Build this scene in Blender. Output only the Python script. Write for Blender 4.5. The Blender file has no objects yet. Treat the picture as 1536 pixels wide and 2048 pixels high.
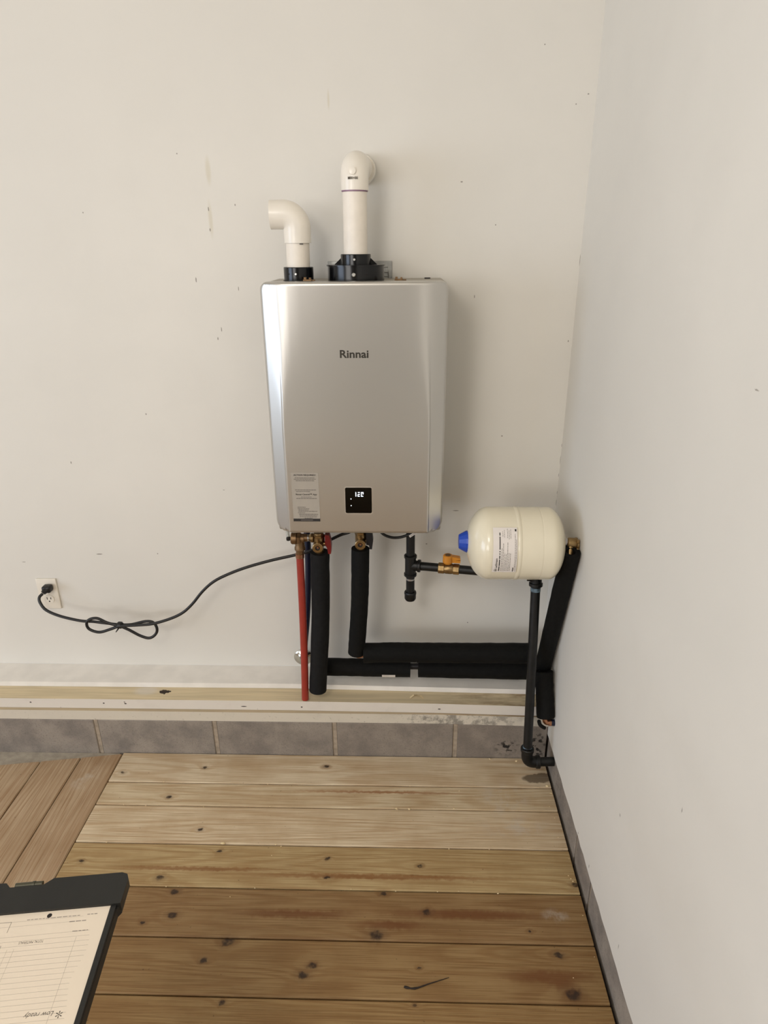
import bpy, bmesh, math, random
from mathutils import Vector, Matrix
random.seed(7)
S = bpy.context.scene
COL = S.collection

# ------------------------------------------------------------------ camera
F_PX, PITCH, YAW, ROLL = 1326.27, 0.3869, -0.0293, -0.0071
CAM = Vector((0.0734, -1.9751, 1.6303))
cd = bpy.data.cameras.new('camera'); cam = bpy.data.objects.new('camera', cd); COL.objects.link(cam)
cd.sensor_fit = 'VERTICAL'; cd.sensor_height = 36.0; cd.lens = F_PX / 2048.0 * 36.0
cd.clip_start = 0.02; cd.clip_end = 60
fw = Vector((math.sin(YAW)*math.cos(PITCH), math.cos(YAW)*math.cos(PITCH), -math.sin(PITCH)))
ri = Vector((math.cos(YAW), -math.sin(YAW), 0)); up = ri.cross(fw)
r2 = math.cos(ROLL)*ri + math.sin(ROLL)*up; u2 = -math.sin(ROLL)*ri + math.cos(ROLL)*up
cam.matrix_world = Matrix(((r2.x, u2.x, -fw.x, CAM.x), (r2.y, u2.y, -fw.y, CAM.y), (r2.z, u2.z, -fw.z, CAM.z), (0, 0, 0, 1)))
S.camera = cam

# ------------------------------------------------------------------ light
S.view_settings.view_transform = 'Standard'; S.view_settings.look = 'None'
S.view_settings.gamma = 1.0; S.view_settings.use_curve_mapping = False
S.view_settings.exposure = -0.35
w = bpy.data.worlds.new('sky'); S.world = w; w.use_nodes = True
w.node_tree.nodes['Background'].inputs[0].default_value = (0.75, 0.86, 1.0, 1)
w.node_tree.nodes['Background'].inputs[1].default_value = 1.0

def area(name, loc, rot, sx, sy, power, color):
    l = bpy.data.lights.new(name, 'AREA'); l.shape = 'RECTANGLE'; l.size = sx; l.size_y = sy
    l.energy = power; l.color = color
    o = bpy.data.objects.new(name, l); COL.objects.link(o); o.location = loc; o.rotation_euler = rot
    return o
# daylight through the open garage door in the left wall
area('door_daylight', (-6.45, -4.1, 1.30), (0, -math.pi/2, 0), 2.4, 3.8, 182, (0.70, 0.81, 1.0))
# added soft fill, placed at an invented opening in the rear wall
area('rear_fill_light', (-3.7, -6.95, 1.75), (math.pi/2, 0, 0), 3.0, 1.6, 126, (1.0, 0.945, 0.895))
# the globe lamp hanging from the ceiling (out of view
gl = bpy.data.lights.new('globe_lamp_light', 'POINT'); gl.energy = 56; gl.color = (1.0, 0.94, 0.875); gl.shadow_soft_size = 0.30
glo = bpy.data.objects.new('globe_lamp_light', gl); COL.objects.link(glo); glo.location = (-0.7, -2.4, 2.30)

# ------------------------------------------------------------------ helpers
def lin(c):
    return tuple(((v/255.0)/12.92 if v/255.0 <= 0.04045 else ((v/255.0+0.055)/1.055)**2.4) for v in c) + (1.0,)

class NT:
    def __init__(s, name):
        s.m = bpy.data.materials.new(name); s.m.use_nodes = True
        s.t = s.m.node_tree; s.b = s.t.nodes['Principled BSDF']
    def n(s, typ, **kw):
        nd = s.t.nodes.new(typ)
        for k, v in kw.items(): setattr(nd, k, v)
        return nd
    def put(s, sock, v):
        if isinstance(v, bpy.types.NodeSocket): s.t.links.new(v, sock)
        else: sock.default_value = v
    def math(s, op, a, b=0.0, c=0.0):
        nd = s.n('ShaderNodeMath', operation=op)
        for i, v in enumerate((a, b, c)): s.put(nd.inputs[i], v)
        return nd.outputs[0]
    def vmath(s, op, a, b=None, c=None):
        nd = s.n('ShaderNodeVectorMath', operation=op); s.put(nd.inputs[0], a)
        if b is not None: s.put(nd.inputs[1], b)
        if c is not None: s.put(nd.inputs[2], c)
        return nd.outputs['Value'] if op in ('LENGTH', 'DISTANCE', 'DOT_PRODUCT') else nd.outputs[0]
    def comb(s, x, y, z):
        nd = s.n('ShaderNodeCombineXYZ')
        for i, v in enumerate((x, y, z)): s.put(nd.inputs[i], v)
        return nd.outputs[0]
    def sep(s, v):
        nd = s.n('ShaderNodeSeparateXYZ'); s.put(nd.inputs[0], v); return nd.outputs
    def noise(s, vec, scale, detail=2.0, rough=0.5):
        nd = s.n('ShaderNodeTexNoise'); s.put(nd.inputs['Vector'], vec)
        nd.inputs['Scale'].default_value = scale; nd.inputs['Detail'].default_value = detail; nd.inputs['Roughness'].default_value = rough
        return nd.outputs[0]
    def ramp(s, v, a, b, c=0.0, d=1.0):
        nd = s.n('ShaderNodeMapRange', interpolation_type='SMOOTHSTEP'); s.put(nd.inputs[0], v)
        for i, k in enumerate((a, b, c, d)): nd.inputs[1+i].default_value = k
        return nd.outputs[0]
    def mix(s, f, a, b, mode='MIX'):
        nd = s.n('ShaderNodeMix', data_type='RGBA', blend_type=mode); s.put(nd.inputs[0], f); s.put(nd.inputs[6], a); s.put(nd.inputs[7], b)
        return nd.outputs[2]
    def pos(s): return s.n('ShaderNodeNewGeometry').outputs['Position']
    def obj(s): return s.n('ShaderNodeTexCoord').outputs['Object']
    def bump(s, h, strength, dist):
        nd = s.n('ShaderNodeBump'); nd.inputs['Strength'].default_value = strength; nd.inputs['Distance'].default_value = dist
        s.put(nd.inputs['Height'], h); s.put(s.b.inputs['Normal'], nd.outputs[0])
    def spots(s, P, pts):
        """smallest normalised distance to a list of (centre, radii)"""
        acc = None
        for (c, r) in pts:
            inv = tuple(1.0/k for k in r)
            d = s.vmath('LENGTH', s.vmath('MULTIPLY_ADD', P, inv, tuple(-a*b for a, b in zip(c, inv))))
            acc = d if acc is None else s.math('MINIMUM', acc, d)
        return acc

def simple(name, rgb, rough=0.5, metal=0.0, var=0.06, scale=30.0, bump=0.0, bscale=200.0, **kw):
    k = NT(name); c = lin(rgb); P = k.obj()
    nz = k.noise(P, scale, 3.0)
    dark = tuple(v*(1-var*2.0) for v in c[:3]) + (1,); lite = tuple(min(1, v*(1+var)) for v in c[:3]) + (1,)
    k.put(k.b.inputs['Base Color'], k.mix(k.ramp(nz, 0.3, 0.7), dark, lite))
    k.b.inputs['Roughness'].default_value = rough; k.b.inputs['Metallic'].default_value = metal
    for a, v in kw.items(): k.b.inputs[a.replace('_', ' ')].default_value = v
    if bump: k.bump(k.noise(P, bscale, 2.0), bump, 0.001)
    return k.m

def emit(name, rgb, strength):
    k = NT(name); k.b.inputs['Base Color'].default_value = lin(rgb)
    k.b.inputs['Emission Color'].default_value = lin(rgb); k.b.inputs['Emission Strength'].default_value = strength
    return k.m

ORG = {}
def tag(o, label=None, cat=None, group=None, kind=None):
    if label: o['label'] = label
    if cat: o['category'] = cat
    if group: o['group'] = group
    if kind: o['kind'] = kind
    return o
def thing(name, loc, label, cat, group=None):
    o = bpy.data.objects.new(name, None); COL.objects.link(o); o.location = loc; o.empty_display_size = 0.03
    ORG[o] = Vector(loc); return tag(o, label, cat, group)

class MB:
    def __init__(s): s.v = []; s.f = []
    def add(s, vs, fs):
        k = len(s.v); s.v += [Vector(p) for p in vs]; s.f += [tuple(i+k for i in f) for f in fs]; return s
    def box(s, x0, x1, y0, y1, z0, z1):
        return s.add([(x0,y0,z0),(x1,y0,z0),(x1,y1,z0),(x0,y1,z0),(x0,y0,z1),(x1,y0,z1),(x1,y1,z1),(x0,y1,z1)],
                     [(0,3,2,1),(4,5,6,7),(0,1,5,4),(1,2,6,5),(2,3,7,6),(3,0,4,7)])
    def bbox(s, x0, x1, y0, y1, z0, z1, b=0.002, seg=2):
        bm = bmesh.new(); bmesh.ops.create_cube(bm, size=1.0)
        for p in bm.verts: p.co = Vector(((x0+x1)/2+p.co.x*(x1-x0), (y0+y1)/2+p.co.y*(y1-y0), (z0+z1)/2+p.co.z*(z1-z0)))
        bmesh.ops.bevel(bm, geom=bm.edges[:], offset=b, segments=seg, affect='EDGES', profile=0.5)
        bm.verts.index_update(); s.add([p.co.copy() for p in bm.verts], [tuple(q.index for q in f.verts) for f in bm.faces]); bm.free(); return s
    def prism(s, pts, axis, a, b):
        """extrude a 2d outline along an axis; outline given in the other two axes' order"""
        def P(p, t):
            return {'x': (t, p[0], p[1]), 'y': (p[0], t, p[1]), 'z': (p[0], p[1], t)}[axis]
        n = len(pts)
        return s.add([P(p, a) for p in pts]+[P(p, b) for p in pts],
                     [tuple(range(n))[::-1], tuple(range(n, 2*n))]+[(i, (i+1) % n, n+(i+1) % n, n+i) for i in range(n)])
    def tube(s, path, r, seg=16, caps=True, inner=None):
        path = [Vector(p) for p in path]; n = len(path)
        rs = r if isinstance(r, (list, tuple)) else [r]*n
        T = []
        for i in range(n):
            d = (path[min(i+1, n-1)]-path[max(i-1, 0)]); T.append(d.normalized() if d.length > 1e-9 else (T[-1] if T else Vector((0, 0, 1))))
        a = Vector((0, 0, 1)) if abs(T[0].z) < 0.9 else Vector((1, 0, 0))
        N = (a - T[0]*a.dot(T[0])).normalized(); k = len(s.v); rings = []
        def ring(i, N, rad):
            B = T[i].cross(N); st = len(s.v)
            for j in range(seg):
                q = 2*math.pi*j/seg; s.v.append(path[i]+(N*math.cos(q)+B*math.sin(q))*rad)
            return st
        fr = []
        for i in range(n):
            if i: N = (N - T[i]*N.dot(T[i])).normalized()
            fr.append(N.copy()); rings.append(ring(i, N, rs[i]))
        for i in range(n-1):
            for j in range(seg):
                q = (j+1) % seg; s.f.append((rings[i]+j, rings[i]+q, rings[i+1]+q, rings[i+1]+j))
        if inner:
            inn = [ring(i, fr[i], inner) for i in range(n)]
            for i in range(n-1):
                for j in range(seg):
                    q = (j+1) % seg; s.f.append((inn[i]+j, inn[i+1]+j, inn[i+1]+q, inn[i]+q))
            for a_, b_, fl in ((rings[0], inn[0], 0), (rings[-1], inn[-1], 1)):
                for j in range(seg):
                    q = (j+1) % seg
                    s.f.append((a_+j, b_+j, b_+q, a_+q) if not fl else (a_+j, a_+q, b_+q, b_+j))
        elif caps:
            s.f.append(tuple(rings[0]+j for j in range(seg))[::-1]); s.f.append(tuple(rings[-1]+j for j in range(seg)))
        return s
    def lathe(s, prof, o, d, seg=32):
        """profile = [(distance along d, radius)]"""
        d = Vector(d).normalized(); o = Vector(o)
        a = Vector((0, 0, 1)) if abs(d.z) < 0.9 else Vector((1, 0, 0))
        N = (a-d*a.dot(d)).normalized(); B = d.cross(N); st = len(s.v); n = len(prof)
        for (t, r) in prof:
            for j in range(seg):
                q = 2*math.pi*j/seg; s.v.append(o+d*t+(N*math.cos(q)+B*math.sin(q))*max(r, 1e-5))
        for i in range(n-1):
            for j in range(seg):
                q = (j+1) % seg; s.f.append((st+i*seg+j, st+i*seg+q, st+(i+1)*seg+q, st+(i+1)*seg+j))
        s.f.append(tuple(st+j for j in range(seg))[::-1]); s.f.append(tuple(st+(n-1)*seg+j for j in range(seg)))
        return s
    def hexa(s, o, d, r, l):
        return s.lathe([(0, r*0.94), (l*0.08, r), (l*0.92, r), (l, r*0.94)], o, d, 6)
    def build(s, name, mat, parent=None, smooth=35):
        if parent is not None: org = ORG[parent]
        else:
            lo = [min(v[i] for v in s.v) for i in range(3)]; hi = [max(v[i] for v in s.v) for i in range(3)]
            org = Vector(((lo[0]+hi[0])/2, (lo[1]+hi[1])/2, lo[2]))
        me = bpy.data.meshes.new(name); me.from_pydata([tuple(v-org) for v in s.v], [], s.f); me.validate(); me.update()
        bm = bmesh.new(); bm.from_mesh(me); bmesh.ops.recalc_face_normals(bm, faces=bm.faces[:]); bm.to_mesh(me); bm.free()
        if smooth:
            me.polygons.foreach_set('use_smooth', [True]*len(me.polygons)); me.set_sharp_from_angle(angle=math.radians(smooth))
        me.materials.append(mat)
        o = bpy.data.objects.new(name, me); COL.objects.link(o); ORG[o] = org
        if parent is not None: o.parent = parent
        else: o.location = org
        return o

def spline(pts, k=8):
    P = [Vector(p) for p in pts]; P = [P[0]*2-P[1]]+P+[P[-1]*2-P[-2]]; out = []
    for i in range(1, len(P)-2):
        for j in range(k):
            t = j/k; a, b, c, d = P[i-1:i+3]
            out.append(0.5*((2*b)+(c-a)*t+(2*a-5*b+4*c-d)*t*t+(3*b-a-3*c+d)*t**3))
    out.append(P[-2]); return out
def bend(p0, c, p1, rad, k=8):
    """straight-arc-straight path through corner c"""
    p0, c, p1 = Vector(p0), Vector(c), Vector(p1); a = (p0-c).normalized(); b = (p1-c).normalized()
    out = [p0]
    for j in range(k+1):
        t = j/k; q0 = c+a*rad; q1 = c+b*rad
        out.append(q0*(1-t)**2+c*2*t*(1-t)+q1*t**2)
    return out+[p1]

def text(body, size, origin, xd, yd, mat, parent, name='lettering', bold=0.0, align='LEFT', extrude=0.0003, shear=0.0, width=None):
    c = bpy.data.curves.new('t', 'FONT'); c.body = body; c.size = size; c.offset = bold*size; c.extrude = extrude; c.align_x = align; c.shear = shear; c.resolution_u = 3
    o = bpy.data.objects.new('t', c); COL.objects.link(o); bpy.context.view_layer.update()
    me = bpy.data.meshes.new_from_object(o.evaluated_get(bpy.context.evaluated_depsgraph_get()))
    xs = [v.co.x for v in me.vertices]; f = (width/(max(xs)-min(xs))) if width else 1.0
    xd = Vector(xd).normalized(); yd = Vector(yd).normalized(); zd = xd.cross(yd); og = Vector(origin)
    mb = MB(); mb.v = [og+xd*v.co.x*f+yd*v.co.y+zd*v.co.z for v in me.vertices]; mb.f = [tuple(p.vertices) for p in me.polygons]
    bpy.data.objects.remove(o); bpy.data.curves.remove(c); bpy.data.meshes.remove(me)
    ob = mb.build(name, mat, parent, smooth=0); return ob

# ------------------------------------------------------------------ materials
KN = [(-0.853,-0.282,0.0083,0.7),(-0.584,-0.254,0.0084,0.6),(-0.664,-0.384,0.0079,0.9),(-0.529,-0.508,0.0075,0.9),(-0.178,-0.242,0.0117,0.5),(-0.838,-0.623,0.0086,0.7),(-0.594,-0.67,0.0111,0.8),(-0.539,-0.712,0.0109,0.9),(-0.524,-0.78,0.0131,0.9),(-0.409,-0.897,0.0086,1),(-0.45,-0.581,0.0087,0.4),(-0.362,-0.847,0.0176,0.6),(-0.14,-0.903,0.0122,0.7),(-0.161,-0.925,0.0156,0.6),(0.012,-0.823,0.0178,0.9),(0.142,-0.758,0.0118,0.8),(0.028,-0.706,0.0095,0.7),(0.464,-0.863,0.0123,0.8),(0.477,-0.956,0.0187,0.9),(0.55,-0.669,0.0109,0.7),(0.119,-0.903,0.0048,0.7),(-0.338,-0.991,0.0081,0.7),(-0.136,-0.6,0.0071,0.5),(-0.595,-0.802,0.0078,0.5),(-0.129,-0.66,0.0097,0.4),(0.128,-0.619,0.0099,0.35),(0.108,-0.987,0.0058,0.5),(0.404,-0.803,0.0051,0.6)]
STREAK = [((0.455,-0.925,0),(0.055,0.03,1)),((0.475,-0.955,0),(0.03,0.022,1)),((0.43,-0.915,0),(0.16,0.022,1)),((0.05,-0.795,0),(0.12,0.018,1)),((0.25,-0.762,0),(0.30,0.020,1)),((-0.2,-0.77,0),(0.22,0.018,1)),((0.0,-0.655,0),(0.5,0.012,1)),((-0.5,-0.64,0),(0.30,0.010,1)),((0.0,-0.35,0),(0.35,0.008,1))]
def deck(name, along):
    k = NT(name); P = k.pos(); x, y, z = k.sep(P)
    oi = k.n('ShaderNodeObjectInfo'); rnd = oi.outputs['Random']
    a, c = (x, y) if along == 'x' else (y, x)
    wob = k.math('MULTIPLY', k.math('SUBTRACT', k.noise(P, 60.0, 3.0), 0.5), 0.016)
    Pk = k.comb(k.math('ADD', x, wob), k.math('ADD', y, wob), 0.0)
    dk = k.spots(Pk, [((q[0], q[1], 0), (q[2]*(0.55+0.5*q[3])*1.2, q[2]*(0.55+0.5*q[3])*0.8, 1)) for q in KN])
    near = k.math('EXPONENT', k.math('MULTIPLY', dk, -0.45))
    off = k.math('MULTIPLY', rnd, 37.0)
    base = k.noise(k.comb(k.math('ADD', k.math('MULTIPLY', a, 0.55), off), k.math('MULTIPLY', c, 9.0), off), 1.0, 1.0)
    ringv = k.math('ADD', k.math('MULTIPLY', base, 95.0), k.math('MULTIPLY', near, 9.0))
    rings = k.ramp(k.math('SINE', ringv), -0.4, 1.0)
    fine = k.noise(k.comb(k.math('ADD', k.math('MULTIPLY', a, 6.0), off), k.math('MULTIPLY', c, 420.0), off), 1.0, 3.0, 0.6)
    blot = k.noise(k.comb(k.math('ADD', a, off), c, 0.0), 6.0, 4.0, 0.6)
    tone = oi.outputs['Color']
    col = k.mix(k.math('MULTIPLY', rings, 0.30), tone, k.mix(1.0, tone, lin((196, 160, 118)), 'MULTIPLY'))
    col = k.mix(k.math('MULTIPLY', k.ramp(fine, 0.40, 0.68), 0.55), col, k.mix(1.0, tone, lin((176, 148, 112)), 'MULTIPLY'))
    col = k.mix(k.math('MULTIPLY', k.ramp(blot, 0.35, 0.7), 0.35), col, k.mix(1.0, tone, lin((196, 176, 150)), 'MULTIPLY'))
    st = k.spots(Pk, STREAK)
    col = k.mix(k.math('MULTIPLY', k.ramp(st, 0.2, 1.0, 1.0, 0.0), 0.72), col, k.mix(1.0, tone, lin((172, 122, 82)), 'MULTIPLY'))
    col = k.mix(k.math('MULTIPLY', k.ramp(dk, 0.9, 2.2, 1.0, 0.0), 0.3), col, lin((92, 62, 38)))
    knot = k.math('MULTIPLY', k.ramp(dk, 0.55, 1.1, 1.0, 0.0), k.ramp(k.noise(P, 90.0, 3.0), 0.25, 0.6, 0.45, 0.95))
    col = k.mix(knot, col, lin((50, 36, 25)))
    specks = k.noise(P, 130.0, 2.0); col = k.mix(k.math('MULTIPLY', k.ramp(specks, 0.73, 0.78), 0.7), col, lin((58, 42, 28)))
    wet = k.spots(Pk, [((0.519, -0.282, 0), (0.050, 0.020, 1)), ((0.545, -0.268, 0), (0.03, 0.012, 1))])
    col = k.mix(k.math('MULTIPLY', k.ramp(wet, 0.8, 1.1, 1.0, 0.0), 0.75), col, lin((66, 46, 26)))
    dust = k.math('MULTIPLY', k.ramp(k.spots(Pk, [((0.40, -0.37, 0), (0.12, 0.10, 1)), ((0.42, -0.48, 0), (0.14, 0.06, 1)), ((-0.965, -0.31, 0), (0.06, 0.08, 1)), ((0.48, -0.76, 0), (0.05, 0.03, 1))]), 0.1, 1.0, 1.0, 0.0), k.ramp(k.noise(P, 22.0, 4.0, 0.65), 0.42, 0.66))
    col = k.mix(k.math('MULTIPLY', dust, 0.42), col, lin((200, 192, 180)))
    k.put(k.b.inputs['Base Color'], col); k.b.inputs['Roughness'].default_value = 0.62
    k.b.inputs['Specular IOR Level'].default_value = 0.35
    k.bump(k.math('ADD', k.math('MULTIPLY', fine, 0.7), k.math('MULTIPLY', rings, 0.5)), 0.35, 0.0012)
    return k.m

def paint(name, rgb, pts, rgh=0.55, streaks=()):
    k = NT(name); P = k.pos()
    Pd = k.vmath('ADD', P, k.vmath('SCALE', k.vmath('SUBTRACT', k.n('ShaderNodeTexNoise').outputs[1], (0.5, 0.5, 0.5)), None)) if False else P
    big = k.noise(P, 1.3, 3.0); mott = k.noise(P, 7.0, 4.0, 0.6)
    c = lin(rgb); a = tuple(v*0.955 for v in c[:3])+(1,); b = tuple(min(1, v*1.03) for v in c[:3])+(1,)
    col = k.mix(k.ramp(big, 0.3, 0.7), a, b)
    col = k.mix(k.math('MULTIPLY', k.ramp(mott, 0.4, 0.75), 0.35), col, tuple(v*0.96 for v in c[:3])+(1,))
    if streaks:
        col = k.mix(k.math('MULTIPLY', k.ramp(k.spots(P, streaks), 0.3, 1.0, 1.0, 0.0), 0.35), col, lin((196, 184, 150)))
    nz = k.math('MULTIPLY', k.math('SUBTRACT', k.noise(P, 260.0, 2.0), 0.5), 0.7)
    d = k.math('ADD', k.spots(P, pts), nz)
    col = k.mix(k.math('MULTIPLY', k.ramp(d, 0.55, 1.0, 1.0, 0.0), 0.7), col, lin((104, 94, 82)))
    k.put(k.b.inputs['Base Color'], col); k.b.inputs['Roughness'].default_value = rgh; k.b.inputs['Specular IOR Level'].default_value = 0.3
    k.bump(k.math('ADD', k.noise(P, 5.0, 3.0), k.math('MULTIPLY', k.noise(P, 160.0, 2.0), 0.12)), 0.12, 0.006)
    return k.m

MK = [(-0.458,1.716,0.0027,0.0082),(-0.459,1.664,0.0028,0.0069),(-0.513,1.534,0.0028,0.0113),(-0.394,1.509,0.0021,0.0085),(-0.454,1.397,0.0022,0.0102),(-0.467,1.371,0.0029,0.0059),(0.276,1.485,0.0021,0.0071),(-0.974,0.99,0.0032,0.0063),(-0.712,1.146,0.0031,0.0046),(-0.938,0.669,0.0167,0.0033),(-1.201,0.638,0.0101,0.0017),(-0.741,0.672,0.0033,0.0033),(-0.496,0.899,0.0048,0.0016),(-0.806,1.71,0.0027,0.0027),(-0.528,1.851,0.0027,0.0027),(0.229,1.777,0.0053,0.0027),(0.552,1.361,0.0029,0.0043),(0.325,1.671,0.0027,0.0027),(0.543,1.975,0.0038,0.0025),(0.424,2.082,0.0025,0.0025),(0.378,1.078,0.0046,0.0031),(0.246,0.831,0.016,0.0024),(0.154,0.713,0.0049,0.0033),(0.514,1.953,0.0026,0.0026),(-0.384,1.726,0.0027,0.0041),(0.3,0.416,0.0034,0.0034),
      (0.5625,1.58,0.0011,0.0221),(0.5625,1.049,0.0011,0.0092),(0.5625,1.001,0.0011,0.0217),(0.562,0.952,0.0011,0.0094),(0.5625,0.894,0.0011,0.0095),(0.5625,0.86,0.0011,0.0159)]
WALL = (222, 218, 209)
M = {}
M['wall_back'] = paint('wall_paint_back', WALL, [((q[0], 0, q[1]), (q[2]*0.75, 1, q[3]*0.8)) for q in MK], streaks=[((-0.449, 0, 1.81), (0.010, 1, 0.045)), ((-0.455, 0, 1.69), (0.008, 1, 0.06)), ((-0.12, 0, 1.97), (0.004, 1, 0.03))])
M['wall_right'] = paint('wall_paint_right', WALL, [((0, -1.0475, 1.437), (1, 0.010, 0.0022)), ((0, -1.087, 0.709), (1, 0.0025, 0.009)), ((0, -0.844, 0.439), (1, 0.004, 0.006)), ((0, -0.711, 0.122), (1, 0.004, 0.009)), ((0, -0.60, 0.115), (1, 0.005, 0.006)), ((0, -0.95, 0.16), (1, 0.003, 0.01))])
M['paint'] = simple('wall_paint', WALL, 0.6, var=0.02, scale=2.0)
M['rear'] = simple('darkened_rear_wall', (150, 138, 120), 0.8, var=0.05, scale=2.0)  # unseen wall, toned dark so the heater front reflects dimly
M['ceil'] = simple('ceiling_paint', (228, 224, 216), 0.8, var=0.02, scale=2.0)
M['deck_x'] = deck('deck_boards', 'x'); M['deck_y'] = deck('deck_boards_cross', 'y')
M['bounce_floor'] = simple('pale_bounce_floor', (186, 182, 174), 0.7, var=0.04, scale=3.0)  # unseen far floor, made pale to reflect door light onto the heater
M['under'] = simple('underfloor', (38, 32, 26), 0.9)

def block_mat():
    k = NT('concrete_block'); P = k.pos(); oi = k.n('ShaderNodeObjectInfo')
    n1 = k.noise(P, 220.0, 3.0, 0.7); n2 = k.noise(P, 12.0, 4.0, 0.6); n3 = k.noise(P, 60.0, 2.0)
    col = k.mix(k.ramp(n2, 0.3, 0.7), lin((122, 114, 106)), lin((150, 140, 128)))
    col = k.mix(k.math('MULTIPLY', k.ramp(n1, 0.50, 0.75), 0.5), col, lin((84, 77, 70)))
    col = k.mix(k.math('MULTIPLY', oi.outputs['Random'], 0.25), col, lin((120, 104, 88)))
    dark_blot = k.ramp(k.spots(P, [((0.43, -0.1875, 0.045), (0.055, 1, 0.045)), ((0.53, -0.19, 0.05), (0.05, 1, 0.09))]), 0.2, 1.0, 1.0, 0.0)  # dark blotches towards the right end of the back blocks
    col = k.mix(k.math('MULTIPLY', dark_blot, k.ramp(n3, 0.52, 0.6)), col, lin((34, 30, 26)))
    k.put(k.b.inputs['Base Color'], col); k.b.inputs['Roughness'].default_value = 0.92
    k.bump(n1, 0.5, 0.002); return k.m
M['block'] = block_mat()
M['mortar'] = simple('mortar', (158, 143, 124), 0.95, var=0.12, scale=60, bump=0.6, bscale=180)
M['slab'] = simple('mortar_fillet', (170, 160, 144), 0.95, var=0.08, scale=40, bump=0.4, bscale=150)

def timber(name, top, edge, moldx=None):
    k = NT(name); P = k.pos(); x, y, z = k.sep(P)
    nrm = k.sep(k.n('ShaderNodeNewGeometry').outputs['Normal'])[2]
    g = k.noise(k.comb(k.math('MULTIPLY', x, 4.0), k.math('MULTIPLY', y, 90.0), k.math('MULTIPLY', z, 90.0)), 1.0, 3.0)
    b = k.noise(P, 9.0, 4.0, 0.65)
    raw = k.mix(k.ramp(g, 0.35, 0.65), lin(top), tuple(v*0.84 for v in lin(top)[:3])+(1,))
    stain = k.math('MULTIPLY', k.ramp(x, 0.0, 0.55), k.ramp(k.noise(k.comb(k.math('MULTIPLY', x, 8.0), k.math('MULTIPLY', y, 30.0), z), 1.0, 4.0, 0.7), 0.38, 0.66))
    raw = k.mix(k.math('MULTIPLY', stain, 0.75), raw, lin((126, 98, 64)))
    raw = k.mix(k.ramp(k.spots(P, [((-0.80, -0.125, 0.212), (0.055, 0.03, 0.05))]), 0.4, 1.0, 0.6, 0.0), raw, lin((214, 206, 194)))
    pt = k.mix(k.math('MULTIPLY', k.ramp(b, 0.5, 0.8), 0.4), lin(edge), tuple(v*0.8 for v in lin(edge)[:3])+(1,))
    if moldx is not None:
        mo = k.math('MULTIPLY', k.math('MULTIPLY', k.ramp(x, moldx, moldx+0.12), k.ramp(x, 0.36, 0.50, 1.0, 0.35)), k.ramp(k.noise(P, 30.0, 5.0, 0.75), 0.44, 0.62))
        pt = k.mix(k.math('MULTIPLY', mo, 0.8), pt, lin((122, 116, 106)))
        sp = k.ramp(k.noise(P, 70.0, 4.0, 0.8), 0.60, 0.70); pt = k.mix(k.math('MULTIPLY', sp, 0.6), pt, lin((128, 116, 98)))
    specks = k.ramp(k.noise(P, 48.0, 2.0), 0.74, 0.78); pt = k.mix(k.math('MULTIPLY', specks, 0.8), pt, lin((84, 70, 54)))
    holes = k.spots(P, [((-1.18, -0.173, 0.196), (0.004, 1, 0.003)), ((-0.93, -0.173, 0.195), (0.004, 1, 0.003)), ((-0.856, -0.173, 0.194), (0.005, 1, 0.003)), ((-0.455, -0.173, 0.188), (0.012, 1, 0.0022)), ((-0.26, -0.173, 0.188), (0.004, 1, 0.003)), ((0.20, -0.173, 0.19), (0.006, 1, 0.0025))])
    pt = k.mix(k.ramp(holes, 0.6, 1.0, 1.0, 0.0), pt, lin((52, 44, 36)))
    hole = k.ramp(k.math('ADD', k.spots(P, [((-0.735, -0.130, 0.212), (0.019, 0.012, 0.05))]), k.math('MULTIPLY', k.math('SUBTRACT', k.noise(P, 75.0, 3.0), 0.5), 2.2)), 0.8, 1.0, 1.0, 0.0)
    raw = k.mix(hole, raw, lin((44, 30, 20)))
    k.put(k.b.inputs['Base Color'], k.mix(k.ramp(nrm, 0.4, 0.8), pt, raw)); k.b.inputs['Roughness'].default_value = 0.75
    k.bump(g, 0.25, 0.001); return k.m
M['plate_top'] = timber('sill_timber_upper', (216, 198, 162), (218, 210, 198))
M['plate_low'] = timber('sill_timber_lower', (190, 172, 142), (206, 197, 180), 0.02)
M['white_board'] = simple('painted_board', (234, 229, 221), 0.6, var=0.03, scale=14)

M['silver'] = simple('silver_enamel', (200, 197, 191), 0.30, 0.88, var=0.004, scale=3)
M['case'] = simple('grey_case', (168, 162, 150), 0.45, 0.6, var=0.02)
M['galv'] = simple('galvanised_steel', (150, 150, 146), 0.45, 0.9, var=0.10, scale=60)
M['screw'] = simple('zinc_screw', (205, 205, 200), 0.3, 1.0)
M['black_plastic'] = simple('black_plastic', (10, 10, 12), 0.20, var=0.05, Specular_IOR_Level=0.4)
M['pvc'] = simple('white_pvc', (236, 229, 216), 0.32, var=0.01, Coat_Weight=0.15)
M['pvc_pipe'] = simple('cream_pvc_pipe', (236, 227, 213), 0.42, var=0.02)
M['primer'] = simple('purple_primer', (150, 116, 138), 0.4, var=0.1)
M['ink'] = simple('ink', (40, 36, 34), 0.6)
M['faint_ink'] = simple('faint_ink', (150, 140, 130), 0.7)
M['rule_ink'] = simple('rule_ink', (178, 168, 155), 0.7)
M['grey_ink'] = simple('grey_ink', (96, 90, 82), 0.7)
M['logo'] = simple('logo_ink', (58, 54, 48), 0.35, 0.3)
M['glass_black'] = simple('black_glass', (5, 5, 5), 0.08, Specular_IOR_Level=0.25)
M['bezel'] = simple('bezel', (206, 196, 182), 0.35, 0.4)
M['led'] = emit('led_white', (235, 244, 255), 1.2)
M['sticker'] = simple('grey_sticker', (164, 156, 144), 0.5, var=0.01)
M['label_white'] = simple('white_label', (228, 220, 212), 0.4, var=0.01)
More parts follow.
